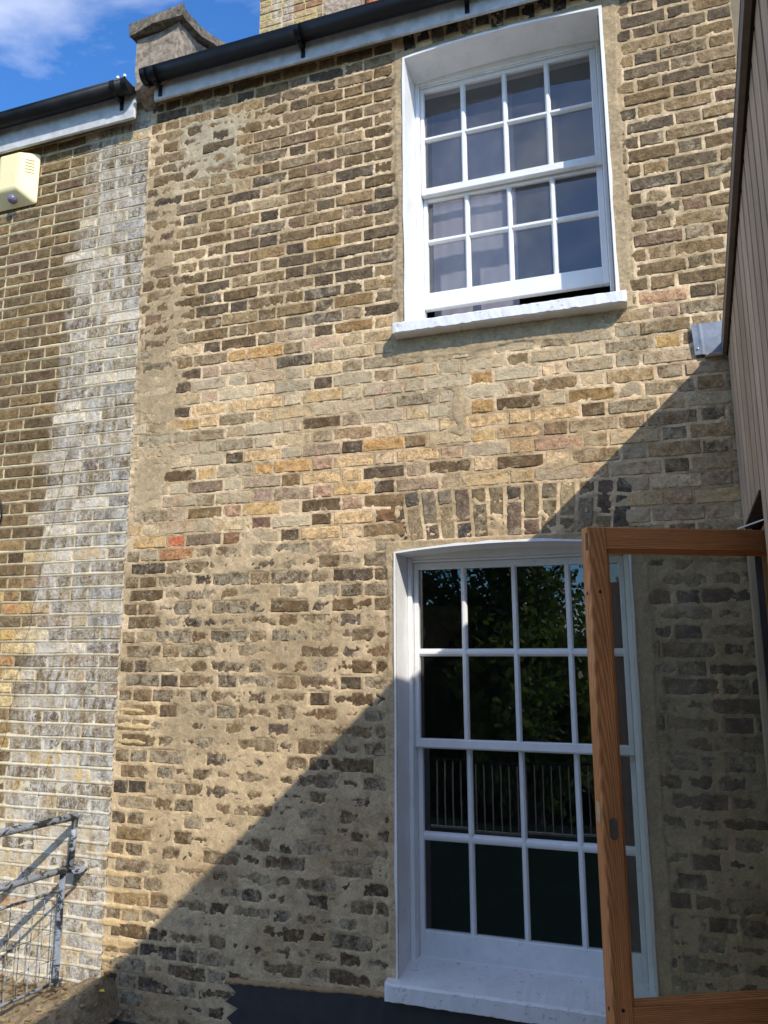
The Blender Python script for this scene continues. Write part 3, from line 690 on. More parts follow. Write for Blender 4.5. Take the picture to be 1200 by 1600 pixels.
# ------------------------------------------------------------------ sash windows
def reveal_ring(W, y0, y1, t, zb, seed):
    r_ = random.Random(seed); pts = []
    n = 14
    for j in range(13): pts.append((W['x0'], zb + (W['z1']-zb)*j/12, -1, 0))
    for i in range(1, n): x = W['x0']+(W['x1']-W['x0'])*i/n; pts.append((x, head(W, x), 0, 1))
    for j in range(12, -1, -1): pts.append((W['x1'], zb + (W['z1']-zb)*j/12, 1, 0))
    v = []; f = []
    for i, (x, z, ox, oz) in enumerate(pts):
        if i == 12: ox, oz = -1, 1
        if i == 12+n: ox, oz = 1, 1
        tt = t*(0.75+0.6*r_.random()); yf = y0-0.0025*r_.random()
        v += [(x+ox*tt, yf+0.006, z+oz*tt), (x+ox*tt*.85, yf, z+oz*tt*.85), (x+ox*0.001, yf, z+oz*0.001), (x, yf+0.003, z), (x, y1, z), (x+ox*0.014, y1, z+oz*0.014)]
    for i in range(len(pts)-1):
        for q in range(5): f.append((i*6+q, (i+1)*6+q, (i+1)*6+q+1, i*6+q+1))
    return MB().add(v, f)
def hbar(x0, x1, z0, z1, y0, y1, m, name, parent): return MB().box(x0, x1, y0, y1, z0, z1, 0.004).build(name, m, parent)
def sash(name, parent, x0, x1, z0, z1, y0, y1, cols, rows, glass):
    """stiles and rails as one timber frame; bars and panes are its children"""
    gx0, gx1 = cols[0][0], cols[-1][1]; gz0, gz1 = rows[-1][0], rows[0][1]
    fr = MB()
    fr.box(x0, gx0, y0, y1, z0, z1, 0.004); fr.box(gx1, x1, y0, y1, z0, z1, 0.004)
    fr.box(gx0-0.002, gx1+0.002, y0+0.0012, y1-0.001, z0, gz0, 0.004); fr.box(gx0-0.002, gx1+0.002, y0+0.0012, y1-0.001, gz1, z1, 0.004)
    s = fr.build(name, M_SASH, parent)
    ym = (y0+y1)/2 + 0.003
    for a, b in zip(cols[:-1], cols[1:]):
        c0, c1 = a[1], b[0]; cm = (c0+c1)/2
        MB().prism([(c0, ym), (c0+0.003, y0+0.012), (cm-0.006, y0+0.003), (cm+0.006, y0+0.003), (c1-0.003, y0+0.012), (c1, ym), (c1, y1-0.006), (c0, y1-0.006)], 'z', gz0-0.003, gz1+0.003).build('glazing_bar', M_SASH, s)
    for a, b in zip(rows[:-1], rows[1:]):
        c1, c0 = a[0], b[1]; cm = (c0+c1)/2
        MB().prism([(ym, c0), (y0+0.013, c0+0.003), (y0+0.0045, cm-0.006), (y0+0.0045, cm+0.006), (y0+0.013, c1-0.003), (ym, c1), (y1-0.007, c1), (y1-0.007, c0)], 'x', gx0-0.003, gx1+0.003).build('glazing_bar', M_SASH, s)
    rr = random.Random(int(abs(z0)*1000)+3)
    for a in cols:
        for b in rows:
            # each old pane sits a little differently in its putty
            tx, tz = (rr.random()-.5)*0.0016, (rr.random()-.5)*0.0016
            v = []
            for (x, z, sx, sz) in ((a[0]-.004, b[0]-.004, -1, -1), (a[1]+.004, b[0]-.004, 1, -1), (a[1]+.004, b[1]+.004, 1, 1), (a[0]-.004, b[1]+.004, -1, 1)):
                v.append((x, ym+0.002+sx*tx+sz*tz, z))
            MB().add(v, [(0, 1, 2, 3)]).build('pane', glass, s, fix=False)
    return s

# upper window
uw = empty('sash_window', (0, 0, 0))
tag(uw, 'upper white sash window, sunlit, lower sash raised a crack above its flaking sill', 'window')
reveal_ring(UW, -0.012, 0.205, 0.014, 3.10, 3).build('painted_reveal', M_WHITE, uw)
fm = MB(); fm.box(UW['x0']+0.0005, UW['x0']+0.026, 0.196, 0.31, 3.17, 4.74, 0.004); fm.box(UW['x1']-0.026, UW['x1']-0.0005, 0.196, 0.31, 3.17, 4.74, 0.004)
fm.box(UW['x0']+0.026, UW['x1']-0.026, 0.198, 0.308, 4.712, 4.79, 0.004); fm.box(UW['x0']+0.027, UW['x1']-0.027, 0.206, 0.31, 4.703, 4.7118, 0.003)
fm.build('box_frame', M_WHITE, uw)
CU = [(-0.987, -0.775), (-0.745, -0.537), (-0.508, -0.302), (-0.272, -0.055)]
sash('upper_sash', uw, UW['x0']+0.027, UW['x1']-0.027, 4.018, 4.702, 0.212, 0.250, CU, [(4.391, 4.676), (4.062, 4.361)], M_GLASS_U)
sash('lower_sash', uw, UW['x0']+0.027, UW['x1']-0.027, 3.348, 4.052, 0.256, 0.294, CU, [(3.776, 4.006), (3.446, 3.745)], M_GLASS_U)
MB().box(-0.55, -0.49, 0.250, 0.275, 4.054, 4.062, 0.002).box(-0.535, -0.515, 0.252, 0.262, 4.062, 4.085, 0.003).build('sash_catch', M_BRASS, uw)
def sill(parent, x0, x1, zf0, zf1, yf, zb, yb, seed, n=60, chip=0.004):
    r_ = random.Random(seed); v = []; f = []
    for i in range(n+1):
        t = i/n; x = x0+(x1-x0)*t; j = lambda a: (r_.random()-.5)*2*a
        e = 0.0 if 0 < i < n else 0.006
        v += [(x, yb, zb), (x, yf+0.012, zf1+0.001+j(.0015)), (x, yf+e+j(.0012), zf1-0.008+j(chip*.6)), (x, yf+e+j(.0012), zf0+0.006+j(chip)), (x, yf+0.012, zf0+j(chip*.5)), (x, yb, zf0+0.002)]
    for i in range(n):
        for q in range(5): f.append((i*6+q, (i+1)*6+q, (i+1)*6+q+1, i*6+q+1))
    f.append(tuple(range(6))); f.append(tuple(n*6+q for q in range(6))[::-1])
    return MB().add(v, f).build('sill', M_SILL, parent)
sill(uw, -1.092, 0.052, 3.078, 3.140, -0.085, 3.185, 0.24, 4, chip=0.0028)
MB().box(UW['x0']+0.02, UW['x1']-0.02, 0.235, 0.33, 3.12, 3.196, 0.004).build('inner_sill', M_SASH, uw)

# lower window
lw = empty('sash_window', (0, 0, 0))
tag(lw, 'tall lower white sash window, partly behind the open wooden casement, reflecting dark trees', 'window')
reveal_ring(LW, -0.011, 0.205, 0.012, -0.04, 8).build('painted_reveal', M_WHITE, lw)
fm = MB(); fm.box(LW['x0']+0.0005, LW['x0']+0.024, 0.188, 0.32, 0.0, 1.975, 0.004); fm.box(LW['x1']-0.024, LW['x1']-0.0005, 0.188, 0.32, 0.0, 1.975, 0.004)
fm.box(LW['x0']+0.024, LW['x1']-0.024, 0.190, 0.318, 1.948, 2.018, 0.004); fm.box(LW['x0']+0.025, LW['x1']-0.025, 0.200, 0.318, 1.934, 1.9475, 0.003)
fm.build('box_frame', M_WHITE, lw)
CL = [(-1.057, -0.836), (-0.806, -0.578), (-0.550, -0.317), (-0.289, -0.062)]
sash('upper_sash', lw, LW['x0']+0.025, LW['x1']-0.025, 1.010, 1.933, 0.222, 0.260, CL, [(1.493, 1.897), (1.052, 1.455)], M_GLASS)
sash('lower_sash', lw, LW['x0']+0.025, LW['x1']-0.025, 0.030, 1.044, 0.266, 0.304, CL, [(0.602, 1.000), (0.152, 0.560)], M_GLASS)
sill(lw, -1.156, 0.045, -0.046, 0.032, -0.062, 0.044, 0.23, 12, chip=0.003)
MB().box(LW['x0']+0.02, LW['x1']-0.02, 0.212, 0.33, -0.03, 0.040, 0.006).build('inner_sill', M_SASH, lw)

# rooms behind the glass and the curtain
def room(name, x0, x1, y0, y1, z0, z1, m):
    b = MB(); b.box(x0, x1, y0, y1, z0, z1); b.f = [f for i, f in enumerate(b.f) if i != 2]
    return tag(b.build(name, m, None, fix=False), kind='structure')
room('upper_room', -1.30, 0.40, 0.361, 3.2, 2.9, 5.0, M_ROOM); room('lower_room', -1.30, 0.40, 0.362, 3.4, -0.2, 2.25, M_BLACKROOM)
cm = MB(); n = 70; v = []
for i in range(n+1):
    x = -1.02 + 0.50*i/n; y = 0.52 + 0.0012*math.sin(i*0.62+0.8*math.sin(i*.17)) + 0.002*math.sin(i*0.13+1)
    v += [(x, y, 3.25), (x+0.004*math.sin(i*.3), y+0.004, 4.10), (x, y, 4.80)]
f = []
for i in range(n):
    for q in range(2): f.append((i*3+q, (i+1)*3+q, (i+1)*3+q+1, i*3+q+1))
tag(MB().add(v, f).build('curtain', M_CURTAIN, None, True), 'lilac grey curtain hanging behind the left panes of the upper window', 'curtain')

# ------------------------------------------------------------------ eaves: fascias and gutters
def fascia(x0, x1, zb, zt, label):
    o = MB().box(x0, x1, -0.080, -0.060, zb, zt, 0.004).box(x0+0.001, x1-0.001, -0.0595, 0.36, zt-0.03, zt+0.02).build('fascia_board', M_FASCIA)
    return tag(o, label, 'fascia board')
fascia(-2.63, 3.1, 4.823, 5.02, 'pale painted fascia board under the right black gutter')
fascia(LEFT, -2.765, 4.744, 4.95, 'pale painted fascia board under the left black gutter')
def gutter(x0, x1, zr, label, clips, stop_left, stop_right):
    g = empty('gutter', ((x0+x1)/2, -0.11, zr)); yc = -0.138; R_ = 0.052
    m = MB(); n = 14
    def ringpts(rad): return [(yc + rad*math.cos(math.pi + math.pi*i/n), zr + rad*1.12*math.sin(math.pi + math.pi*i/n)) for i in range(n+1)]
    o_, i_ = ringpts(R_), ringpts(R_-0.004)
    prof = [(o_[0][0]-0.004, zr+0.004)] + o_ + i_[::-1]
    m.prism(prof, 'x', x0, x1)
    P_ = []
    P_.append(m.build('trough', M_GUTTER, g, True))
    for xx in clips:
        q = ringpts(R_+0.006); q2 = ringpts(R_-0.001)
        b = MB().prism(q + q2[::-1], 'x', xx-0.016, xx+0.016); b.box(xx-0.012, xx+0.012, -0.088, -0.0805, zr-0.12, zr+0.01); b.box(xx-0.010, xx+0.010, yc-0.004, -0.090, zr-0.075, zr-0.060)
        P_.append(b.build('bracket', M_GUTTER, g))
    for flag, xx in ((stop_left, x0), (stop_right, x1)):
        if flag:
            q = ringpts(R_+0.004); s_ = 1 if xx == x0 else -1
            P_.append(MB().prism(q, 'x', xx-0.004*s_, xx+0.03*s_).build('stop_end', M_GUTTER, g))
    for p_ in P_: p_.matrix_parent_inverse = Matrix.Translation(g.location).inverted()
    tag(g, label, 'gutter'); return g
gutter(-2.66, 3.1, 4.962, 'black half round gutter above the upper window, starting beside the stone parapet', [-2.58, -1.62, -0.66, 0.3], True, False)
gl_ = gutter(LEFT, -2.765, 4.935, 'black gutter running out of the picture at the upper left', [-3.86, -2.86], False, True)
for dx in (0.0, 0.05):
    o = MB().tube([(-2.815+dx, -0.190, 4.940), (-2.815+dx, -0.190, 4.954)], 0.009, 8).build('fixing_screw', M_STRING, gl_); o.matrix_parent_inverse = Matrix.Translation(gl_.location).inverted()
# slate roofs behind the gutters, each a part of its house wall
for (x0, x1, z, par) in ((-2.50, 3.1, 5.045, main), (LEFT, -2.78, 4.975, nb)):
    o = MB().add([(x0, -0.02, z), (x1, -0.02, z), (x1, 4.0, z+2.0), (x0, 4.0, z+2.0), (x0, -0.04, z+.03), (x1, -0.04, z+.03), (x1, 4.0, z+2.03), (x0, 4.0, z+2.03)], [(0, 3, 2, 1), (4, 5, 6, 7), (0, 1, 5, 4), (2, 3, 7, 6), (1, 2, 6, 5), (0, 4, 7, 3)]).build('slate_roof', M_SLATE, par)
    o.matrix_parent_inverse = Matrix.Translation(par.location).inverted()

# parapet end between the two houses
pp = empty('parapet', (-2.62, 0, 4.85))
def rough_loft(secs, name, m, parent, seed, a=0.006):
    r_ = random.Random(seed); n = len(secs[0]); v = [(p[0]+(r_.random()-.5)*2*a, p[1]+(r_.random()-.5)*2*a, p[2]+(r_.random()-.5)*2*a) for s_ in secs for p in s_]; f = []
    for i in range(len(secs)-1):
        for k in range(n): f.append((i*n+k, i*n+(k+1) % n, (i+1)*n+(k+1) % n, (i+1)*n+k))
    f.append(tuple(range(n))[::-1]); f.append(tuple((len(secs)-1)*n+k for k in range(n)))
    o = MB().add(v, f).build(name, m, parent); o.matrix_parent_inverse = Matrix.Translation(parent.location).inverted(); return o
def top_z(y): q = max(0.0, y+0.05); return 5.305 + (0.20*q + 0.33*q*q if q < 0.55 else 0.21 + 0.56*(q-0.55))
def dens(a, b, n): return [a+(b-a)*i/n for i in range(n+1)]
secs = []
for y in [-0.105]+dens(-0.06, 2.4, 16):
    zt_ = top_z(y); secs.append([(-2.745, y, 4.90), (-2.68, y, 4.88), (-2.475, y, 4.94), (-2.462, y, 5.05), (-2.455, y, zt_), (-2.60, y, zt_-0.02), (-2.755, y, zt_-0.035), (-2.752, y, 5.05)])
rough_loft(secs, 'stone_body', M_STONE, pp, 2, 0.009)
secs = []
for y in [-0.150]+dens(-0.11, 2.4, 16):
    zt_ = top_z(y+0.03); secs.append([(-2.795, y, zt_-0.035), (-2.60, y, zt_-0.012), (-2.405, y, zt_+0.008), (-2.400, y, zt_+0.070), (-2.60, y, zt_+0.062), (-2.790, y, zt_+0.040)])
rough_loft(secs, 'coping', M_STONE2, pp, 6, 0.011)
o = rough_loft([[(-2.745, y, 4.84-y*.6), (-2.66, y, 4.84-y*.6), (-2.63, y, 4.95), (-2.755, y, 4.95)] for y in (-0.108, -0.05, 0.02)], 'mortar_dressing', M_STONE, pp, 9, 0.004)
tag(pp, 'weathered stone parapet end with swept coping between the two gutters', 'parapet')

# chimney stack behind the roof
ch = empty('chimney', (-2.7, 2.4, 5.5))
r = random.Random(77); bricks = []
for k in range(46):
    z = 5.6 + k*0.0755
    x = -3.06 if k % 2 else -3.06-0.11
    while x < -2.42:
        L = SL if r.random() < .6 else HL
        a, b = max(x, -3.06), min(x+L, -2.415)
        if b-a > 0.04:
            bk = brick(a, b, z, 0.063, 2.0+(r.random()-.5)*0.006, r, col=(*(np.array(lin(*r.choice([(168, 146, 96), (150, 128, 86), (184, 164, 112), (140, 120, 96), (176, 150, 110), (150, 112, 84)])))*(.85+.3*r.random())), 0.4))
            bricks.append(bk)
        x += L+0.011
lay(ch, bricks, 120)
c2 = MB().box(-3.065, -2.41, 2.006, 2.7, 5.4, 9.1).mesh('mortar'); ca = c2.color_attributes.new('Col', 'FLOAT_COLOR', 'POINT'); ca.data.foreach_set('color', np.tile(np.array([*lin(196, 178, 132), 1]), (8, 1)).astype('f4').ravel())
link('mortar', c2, M_MORTAR, ch)
secs = []
for i in range(14):
    z = 5.4+i*0.28; a = 0.02*math.sin(i*1.3); secs.append([(-2.42, 2.01, z), (-2.10+a, 2.18, z), (-2.08+a, 2.75, z), (-2.42, 2.75, z)])
for nm, m_, s_ in (('rendered_flank', M_STONE, secs),):
    rough_loft(s_, nm, m_, ch, 3, 0.01)
MB().tube([(-2.0, 2.35, 7.0), (-2.0, 2.35, 8.4)], [0.11, 0.09], 14).build('chimney_pot', M_TERRA, ch)
for c in ch.children: c.matrix_parent_inverse = Matrix.Translation(ch.location).inverted()
tag(ch, 'yellow brick chimney stack with terracotta edge rising behind the gutter at the top', 'chimney')

# ------------------------------------------------------------------ alarm box
al = empty('alarm_box', (-3.72, 0, 4.35))
Z0, ZF, ZT_ = 4.352, 4.442, 4.722
v = [(-3.905, -0.004, Z0), (-3.537, -0.004, Z0), (-3.640, -0.095, ZF), (-3.795, -0.095, ZF),
     (-3.905, -0.004, ZT_), (-3.537, -0.004, ZT_), (-3.640, -0.095, ZT_-0.02), (-3.795, -0.095, ZT_-0.02)]
me = MB().add(v, [(0, 1, 2, 3), (4, 7, 6, 5), (1, 5, 6, 2), (2, 6, 7, 3), (3, 7, 4, 0), (0, 4, 5, 1)]).mesh('case')
import bmesh
bm = bmesh.new(); bm.from_mesh(me); bmesh.ops.bevel(bm, geom=list(bm.edges), offset=0.017, segments=4, affect='EDGES', profile=0.5); bm.to_mesh(me); bm.free()
link('case', me, M_ALARM, al, False)
d = Vector((-3.537+3.640, -0.004+0.095, 0)).normalized(); nrm = Vector((d.y, -d.x, 0))
for i in range(5):
    z = 4.655-0.022*i; c_ = Vector((-3.588, -0.048, z)) + nrm*0.0005
    a_ = c_ - d*0.026; b_ = c_ + d*0.026
    MB().tube([a_+nrm*0.0002, b_+nrm*0.0002], 0.0032, 6).build('louvre_slot', M_DARKWOOD if False else simple('slot%d' % i, (0.45, 0.36, 0.14), .6), al)
bm = bmesh.new(); bmesh.ops.create_uvsphere(bm, u_segments=20, v_segments=12, radius=0.031); me = bpy.data.meshes.new('lens'); bm.to_mesh(me); bm.free()
o = link('lens', me, M_LENS, al, True); o.location = (-3.70, -0.056, 4.394)
for c in al.children: c.matrix_parent_inverse = Matrix.Translation(al.location).inverted()
tag(al, 'cream yellow alarm box with louvre slots and a smoky dome lens', 'alarm box')

# ------------------------------------------------------------------ timber wing on the right
wing = empty('timber_wing', (0.45, -1.7, 0))
tag(wing, 'timber clad side wing on the right with brown capping and a dark opening', 'building wing')
def wp(t, z, off=0.0):  # t metres out from the brick wall along the cladding, off = out of the cladding face
    return (WING_X(-t) - off, -t, z)
HT = lambda t: 2.785 + 0.06*t
OP0, OP1, OPZ0, OPZ1 = 0.155, 0.93, 0.25, 1.99      # opening
edges = [0.005, 0.155, 0.35, 0.54, 0.74, 0.93, 1.08, 1.23, 1.37, 1.50, 1.62, 1.73, 1.84, 1.95, 2.06, 2.17, 2.28, 2.39, 2.50, 2.61, 2.72, 2.83, 2.94, 3.05, 3.16, 3.27, 3.42]
def board(t0, t1, z0a, z1a, z1b):
    g = 0.008 + 0.004*t0*0.2
    g = 0.030 if t0 < 0.7 else 0.022 if t0 < 1.3 else 0.015
    a, b = t0+g*.5, t1-g*.5; th = 0.022; c = 0.004
    v = [wp(a, z0a), wp(b, z0a), wp(b, z1b), wp(a, z1a)]
    vo = [wp(a+c, z0a, th), wp(b-c, z0a, th), wp(b-c, z1b, th), wp(a+c, z1a, th)]
    return MB().add(v+vo, [(0, 1, 2, 3), (4, 7, 6, 5), (0, 4, 5, 1), (1, 5, 6, 2), (2, 6, 7, 3), (3, 7, 4, 0)]).build('board', M_BOARD, wing)
for t0, t1 in zip(edges[:-1], edges[1:]):
    if t1 <= OP0 or t0 >= OP1: board(t0, t1, -3.0, HT(t0), HT(t1))
    else:
        board(t0, t1, OPZ1, HT(t0), HT(t1)); board(t0, t1, -3.0, OPZ0, OPZ0)
core = MB()
def cbx(t0, t1, z0, z1a, z1b, d0, d1):
    v = [wp(t0, z0, -d0), wp(t1, z0, -d0), wp(t1, z0, -d1), wp(t0, z0, -d1), wp(t0, z1a, -d0), wp(t1, z1b, -d0), wp(t1, z1b, -d1), wp(t0, z1a, -d1)]
    core.add(v, [(0, 3, 2, 1), (4, 5, 6, 7), (0, 1, 5, 4), (1, 2, 6, 5), (2, 3, 7, 6), (3, 0, 4, 7)])
cbx(0.004, OP0, -3, HT(0), HT(OP0), 0.001, 0.16); cbx(OP1, 3.44, -3, HT(OP1), HT(3.44), 0.001, 0.16)
cbx(OP0, OP1, OPZ1+0.002, HT(OP0), HT(OP1), 0.001, 0.16); cbx(OP0, OP1, -3, OPZ0, OPZ0, 0.001, 0.16)
core.build('wall_core', M_BLACK, wing)
# back of the wing: far wall, end wall and flat roof, so that it is a closed dark room
bk = MB(); bk.box(2.7, 2.85, -3.44, -0.01, -3, 2.9); bk.box(0.33, 2.7, -3.44, -3.34, -3, 2.9); bk.box(0.75, 2.7, -3.339, -0.02, 0.0, 0.05); bk.build('back_walls', M_DARKWOOD, wing)
v = [wp(-0.0, HT(0)+0.005, 0.0), wp(3.44, HT(3.44)+0.005, 0.0), (2.85, -3.44, HT(3.44)+0.005), (2.85, 0, HT(0)+0.005)]
MB().add(v+[(a, b, c+0.05) for a, b, c in v], [(0, 1, 2, 3), (4, 7, 6, 5), (0, 4, 5, 1), (1, 5, 6, 2), (2, 6, 7, 3), (3, 7, 4, 0)]).build('flat_roof', M_LEAD, wing)
# capping: a sloping fascia strip standing off the boards, its shadow gap painted by a black filler
def strip(o0, o1, z0, z1, nm, m):
    v = [wp(0.002, HT(0)+z0, o0), wp(3.46, HT(3.46)+z0, o0), wp(3.46, HT(3.46)+z0, o1), wp(0.002, HT(0)+z0, o1), wp(0.002, HT(0)+z1, o0), wp(3.46, HT(3.46)+z1, o0), wp(3.46, HT(3.46)+z1, o1), wp(0.002, HT(0)+z1, o1)]
    return MB().add(v, [(0, 3, 2, 1), (4, 5, 6, 7), (0, 1, 5, 4), (1, 2, 6, 5), (2, 3, 7, 6), (3, 0, 4, 7)]).build(nm, m, wing)
strip(0.030, 0.046, 0.0, 0.055, 'capping_strip', M_DARKWOOD); strip(0.0225, 0.0298, 0.005, 0.054, 'capping_gap_shade', M_BLACK); strip(-0.05, 0.047, 0.0555, 0.062, 'capping_top', M_LEAD)
# black drip bar along the head of the opening and the wooden lining inside it
v = [wp(OP0-0.02, OPZ1-0.012, 0.027), wp(OP1+0.0, OPZ1-0.012, 0.027), wp(OP1+0.0, OPZ1-0.012, -0.02), wp(OP0-0.02, OPZ1-0.012, -0.02)]
MB().add(v+[(a, b, c+0.0115) for a, b, c in v], [(0, 1, 2, 3), (4, 7, 6, 5), (0, 4, 5, 1), (1, 5, 6, 2), (2, 6, 7, 3), (3, 7, 4, 0)]).build('drip_bar', M_BLACK, wing)
ln = MB()
for (t0, t1, z0, z1) in ((OP0, OP0+0.05, OPZ0, OPZ1-0.031), (OP1-0.05, OP1, OPZ0, OPZ1-0.031), (OP0+0.051, OP1-0.051, OPZ1-0.08, OPZ1-0.031), (OP0+0.051, OP1-0.051, OPZ0, OPZ0+0.05)):
    v = [wp(t0, z0, -0.025), wp(t1, z0, -0.025), wp(t1, z0, -0.155), wp(t0, z0, -0.155)]; v += [(a, b, z1) for a, b, c in v]
    ln.add(v, [(0, 3, 2, 1), (4, 5, 6, 7), (0, 1, 5, 4), (1, 2, 6, 5), (2, 3, 7, 6), (3, 0, 4, 7)])
ln.build('opening_lining', M_WOODV, wing)
for c in wing.children: c.matrix_parent_inverse = Matrix.Translation(wing.location).inverted()

# lead soaker on the wall where the capping dies in
fl = empty('lead_flashing', (0.39, -0.01, 2.80))
n = 12; v = []; f = []
for i in range(n+1):
    t = i/n; x = 0.322+0.135*t; y = -0.016 - 0.0022*math.exp(-((t-0.25)/0.05)**2)
    v += [(x+0.008, y, 2.802+0.002*math.sin(i)), (x+0.004, y-0.002, 2.88), (x, y+0.003, 2.952)]
for i in range(n):
    for q in range(2): f.append((i*3+q, (i+1)*3+q, (i+1)*3+q+1, i*3+q+1))
o = MB().add(v, f).build('sheet', M_LEAD_L, fl, False, fix=True); md = o.modifiers.new('thick', 'SOLIDIFY'); md.thickness = 0.003
MB().tube([(0.345, -0.024, 2.832), (0.345, -0.018, 2.832)], 0.0035, 8).build('nail_head', M_STRING, fl)
MB().box(0.372, 0.455, -0.034, 0.0, 2.783, 2.800, 0.003).build('end_tile', M_STONE, fl)
for c in fl.children: c.matrix_parent_inverse = Matrix.Translation(fl.location).inverted()
tag(fl, 'small blue grey lead flashing on the bricks beside the timber wing', 'flashing')

# ------------------------------------------------------------------ open wooden casement
DZ1, DZ0 = 1.892, 0.335
ca_ = empty('casement_window', (-0.132, -0.985, DZ0), math.radians(26.3))
H = DZ1-DZ0; W_ = 0.735; TH = 0.056; ST = 0.064; TR = 0.074; BR = 0.105
MB().box(0, ST, 0, TH, 0, H, 0.003).build('stile', M_WOODV, ca_); MB().box(W_-ST, W_, 0, TH, 0, H, 0.003).build('stile', M_WOODV, ca_)
MB().box(ST, W_-ST, 0.001, TH-0.001, H-TR, H, 0.003).build('rail', M_WOODH, ca_); MB().box(ST, W_-ST, 0.001, TH-0.001, 0, BR, 0.003).build('rail', M_WOODH, ca_)
bd = 0.014
MB().prism([(ST, 0.010), (ST+bd, 0.020), (ST+bd, 0.026), (ST, 0.026)], 'z', BR, H-TR).build('glazing_bead', M_WOODV, ca_)
MB().prism([(W_-ST, 0.010), (W_-ST-bd, 0.020), (W_-ST-bd, 0.026), (W_-ST, 0.026)], 'z', BR, H-TR).build('glazing_bead', M_WOODV, ca_)
MB().prism([(0.010, H-TR), (0.020, H-TR-bd), (0.026, H-TR-bd), (0.026, H-TR)], 'x', ST+bd*.6, W_-ST-bd*.6).build('glazing_bead', M_WOODH, ca_)
MB().prism([(0.010, BR), (0.020, BR+bd), (0.026, BR+bd), (0.026, BR)], 'x', ST+bd*.6, W_-ST-bd*.6).build('glazing_bead', M_WOODH, ca_)
MB().add([(ST-.005, 0.030, BR-.005), (W_-ST+.005, 0.030, BR-.005), (W_-ST+.005, 0.030, H-TR+.005), (ST-.005, 0.030, H-TR+.005)], [(0, 1, 2, 3)]).build('pane', M_DGLASS, ca_, fix=False)
def oval(cx, cz, rx, rz, y, th, n=20): return [(cx+rx*math.cos(2*math.pi*i/n), cz+(rz-rx)*(1 if math.sin(2*math.pi*i/n) > 0 else -1)+rx*math.sin(2*math.pi*i/n)) for i in range(n)]
zh = 0.945 - DZ0
MB().prism(oval(ST*.52, zh, 0.0135, 0.032, 0, 0), 'y', -0.002, 0.003).build('handle_plate', M_BRASS, ca_)
MB().prism(oval(ST*.52, zh, 0.0095, 0.026, 0, 0), 'y', -0.0028, 0.0015).build('handle_recess', M_BRASS, ca_)
for z in (H-0.215, 0.10):
    MB().tube([(ST*.5, -0.001, z), (ST*.5, 0.004, z)], 0.0055, 10).build('screw_hole', M_BLACK, ca_); MB().tube([(-0.001, TH*.5, z-0.004), (0.004, TH*.5, z-0.004)], 0.006, 10).build('screw_hole', M_BLACK, ca_)
MB().box(-0.0012, 0.002, TH*.3, TH*.7, zh+0.015, zh+0.075).build('strike_plate', simple('pale_plate', (0.5, 0.42, 0.28), 0.4, metal=.4), ca_)
MB().box(-0.0012, 0.002, TH*.05, TH*.35, H-0.078, H-0.020).build('hinge_slot', simple('dark_slot', (0.10, 0.045, 0.018), 0.6), ca_)
tag(ca_, 'open varnished pine casement with a clear pane, in front of the lower window', 'casement window')
cd = MB().tube([(0.352, -0.735, 1.896), (0.398, -0.965, 1.888)], 0.0022, 6)
tag(cd.build('cord', M_STRING), 'taut white cord at the top right corner of the wooden casement', 'cord')

# ------------------------------------------------------------------ lead apron, lean-to roof at the foot of the wall
ap = empty('lead_apron', (-0.8, -0.02, -0.3))
prof = [(-1.970, -0.082), (-1.80, -0.074), (-1.60, -0.062), (-1.40, -0.058), (-1.174, -0.048), (0.44, -0.052), (0.44, -0.62), (-1.96, -0.62), (-1.975, -0.300), (-1.93, -0.262), (-1.965, -0.236), (-1.905, -0.188), (-1.975, -0.166), (-1.915, -0.122)]
MB().prism(prof, 'y', -0.016, -0.012).build('sheet', M_LEAD, ap)
fv = []; ff = []; r_ = random.Random(4)
for i in range(41):
    x = -1.98+0.82*i/40; zt_ = -0.080+0.040*i/40; j_ = lambda a: (r_.random()-.5)*2*a
    fv += [(x, 0.002, zt_+0.014+j_(.005)), (x, -0.012+j_(.003), zt_+0.006+j_(.003)), (x, -0.019+j_(.002), zt_-0.006+j_(.004)), (x, 0.0, zt_-0.010)]
for i in range(40):
    for q in range(3): ff.append((i*4+q, (i+1)*4+q, (i+1)*4+q+1, i*4+q+1))
MB().add(fv, ff).build('mortar_fillet', simple('fillet_mortar', lin(150, 122, 86), .95, nscale=30), ap, True)
for c in ap.children: c.matrix_parent_inverse = Matrix.Translation(ap.location).inverted()
tag(ap, 'dark lead apron flashing with a stepped left edge below the lower window', 'flashing')
lr = MB().add([(-2.60, -0.004, -0.335), (0.35, -0.004, -0.345), (0.35, -1.2, -0.90), (-2.60, -1.2, -0.89), (-2.60, -0.004, -0.375), (0.35, -0.004, -0.385), (0.35, -1.2, -0.94), (-2.60, -1.2, -0.93)], [(0, 3, 2, 1), (4, 5, 6, 7), (0, 1, 5, 4), (1, 2, 6, 5), (2, 3, 7, 6), (3, 0, 4, 7)])
tag(lr.build('lean_to_roof', M_LEAD), 'dark sheet roof of a lean-to under the lower window, at the bottom edge', 'roof')

